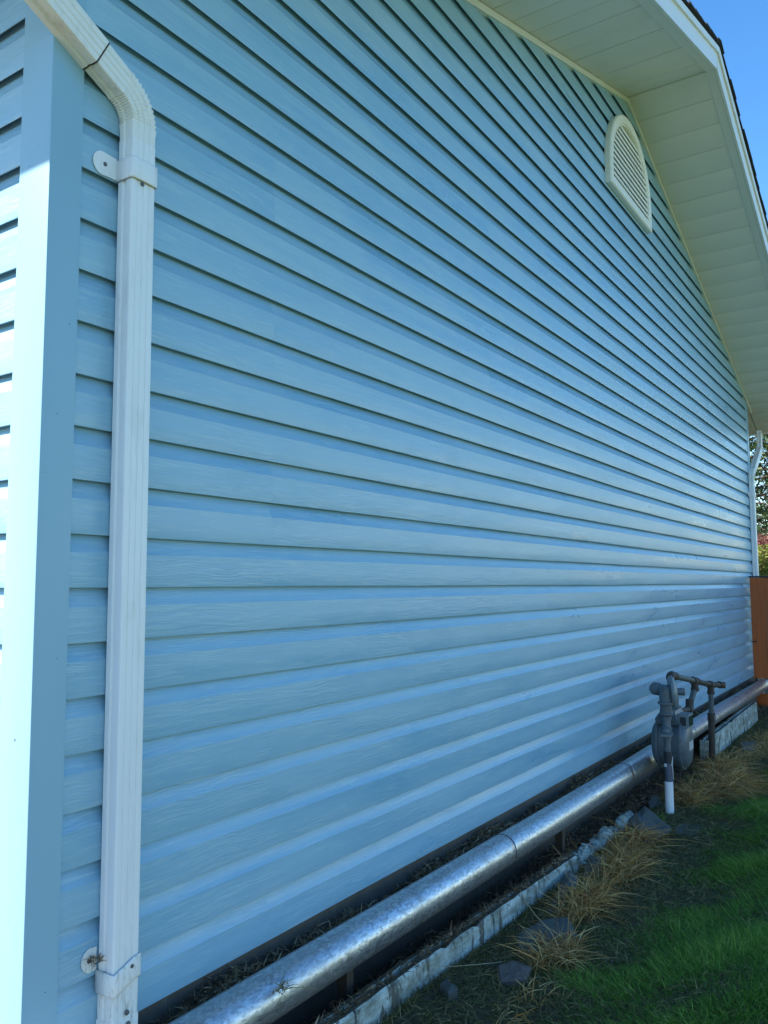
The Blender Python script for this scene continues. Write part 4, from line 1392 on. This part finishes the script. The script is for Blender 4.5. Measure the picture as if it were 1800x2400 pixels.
strand([(5.05, -0.44, zc - .02), (4.95, -0.58, zc + 0.05), (4.85, -0.70, zc + 0.06), (4.72, -0.84, zc + .03)], 'upper long straw reaching across the lawn from the straw heap')

# =================================================================== TREES AND SHRUBS
def leaf_cloud(name, pts, size, mat, parent, seed, long=1.0, droop=0.3):
    r = np.random.default_rng(seed)
    n = len(pts)
    d = r.normal(0, 1, (n, 3))
    d[:, 2] = d[:, 2] * 0.6 - droop
    off = np.array(parent.location)
    ln = size * long * r.uniform(0.6, 1.4, n)
    return blades(name, np.array(pts) - off, d, ln, size * r.uniform(0.25, 0.45, n), r.uniform(0, 0.6, n), mat, np.clip(r.beta(2, 2, n), 0, 1), parent, segs=2)

def conifer(label, x, y, h, r0, seed, n=9000):
    root = empty('conifer_tree', (x, y, -0.27))
    tag(root, label, 'tree', 'conifers behind the gate')
    rr = random.Random(seed)
    MB().tube([(x, y, -0.4), (x + 0.05, y, h * 0.4), (x, y + 0.05, h * 0.97)], [h * 0.022, h * 0.014, 0.01], 10).build('trunk', 'bark', root, True)
    limbs = MB()
    pts = []
    nl_ = 110
    for i in range(nl_):
        t = (i + rr.random()) / nl_
        z = 0.35 + t * (h - 0.6)
        L = r0 * (1 - t) ** 0.8 * rr.uniform(0.65, 1.15) + 0.15
        a = i * 2.4 + rr.uniform(-0.3, 0.3)
        p = []
        for k in range(5):
            u = k / 4
            p.append((x + math.cos(a) * L * u, y + math.sin(a) * L * u, z + 0.10 * L * math.sin(u * 2.2) - 0.32 * L * u * u))
        limbs.tube(p, [0.030 * (1 - 0.85 * k / 4) * (1 - 0.6 * t) for k in range(5)], 5, cap=False)
        m = int(n / nl_ * (0.35 + 1.3 * (1 - t)))
        for _ in range(m):
            u = rr.random() ** 0.6
            k = min(int(u * 4), 3)
            f = u * 4 - k
            bx = [p[k][j] + (p[k + 1][j] - p[k][j]) * f for j in range(3)]
            sd = rr.gauss(0, 0.16) * (0.4 + L * 0.28)
            pts.append((bx[0] - math.sin(a) * sd + rr.gauss(0, 0.04), bx[1] + math.cos(a) * sd + rr.gauss(0, 0.04), bx[2] - abs(rr.gauss(0, 0.07)) - abs(sd) * 0.2))
    limbs.build('limbs', 'bark', root, True)
    leaf_cloud('crown', pts, 0.05, 'needle', root, seed, 2.4, 0.5)
    return root
conifer('tall dark conifer seen between the far downspout and the frame edge', 17.2, 1.35, 7.4, 2.3, 3, 16000)
conifer('second conifer further back behind the tall dark conifer', 22.5, 1.4, 8.0, 2.6, 5, 12000)
conifer('conifer beyond the gate right of the tall dark conifer', 19.5, -2.9, 6.0, 1.9, 8, 6000)

conifer('broad unseen conifer well right of the gate, added to darken wall reflections', 21.0, -6.2, 7.5, 2.4, 9, 6000)  # out of view; added so the far siding reflects less bright horizon

def shrub(name, label, x, y, z0, rx, ry, rz, mat, seed, n, leaf):
    root = empty(name, (x, y, -0.27))
    tag(root, label, 'shrub', 'shrubs behind the gate')
    rr = random.Random(seed)
    st = MB()
    pts = []
    lobes = []
    for i in range(16):
        a = rr.uniform(0, 6.28)
        e = rr.uniform(-0.2, 1.3)
        lobes.append((x + rx * 0.65 * math.cos(a) * math.cos(e), y + ry * 0.65 * math.sin(a) * math.cos(e), z0 + rz * 0.75 * math.sin(e), rr.uniform(0.25, 0.42)))
    for (lx, ly, lz, lr) in lobes:
        st.tube([(x + rr.gauss(0, 0.05), y + rr.gauss(0, 0.05), -0.3), ((x + lx) / 2 + rr.gauss(0, 0.05), (y + ly) / 2, (lz - 0.2) / 2), (lx, ly, lz)], [0.018, 0.012, 0.004], 5, cap=False)
        for _ in range(n // 16):
            v = Vector((rr.gauss(0, 1), rr.gauss(0, 1), rr.gauss(0, 1))).normalized() * (rr.random() ** 0.4)
            pts.append((lx + v.x * rx * lr * 1.3, ly + v.y * ry * lr * 1.3, max(lz + v.z * rz * lr * 1.3, -0.25)))
    st.build('stems', 'bark', root, True)
    leaf_cloud('crown', pts, leaf, mat, root, seed, 1.3, 0.0)
shrub('red_shrub', 'dark red leaved shrub behind the far downspout', 13.2, 0.42, 1.10, 0.8, 0.7, 0.55, 'redleaf', 21, 5200, 0.030)
shrub('yellow_shrub', 'yellow green shrub just above the gate top', 11.4, 0.12, 0.75, 0.55, 0.50, 0.62, 'yelleaf', 22, 5200, 0.028)
shrub('green_shrub', 'light green shrub behind the red leaved shrub', 14.6, 0.75, 1.05, 0.9, 0.8, 0.85, 'needle', 23, 4200, 0.034)
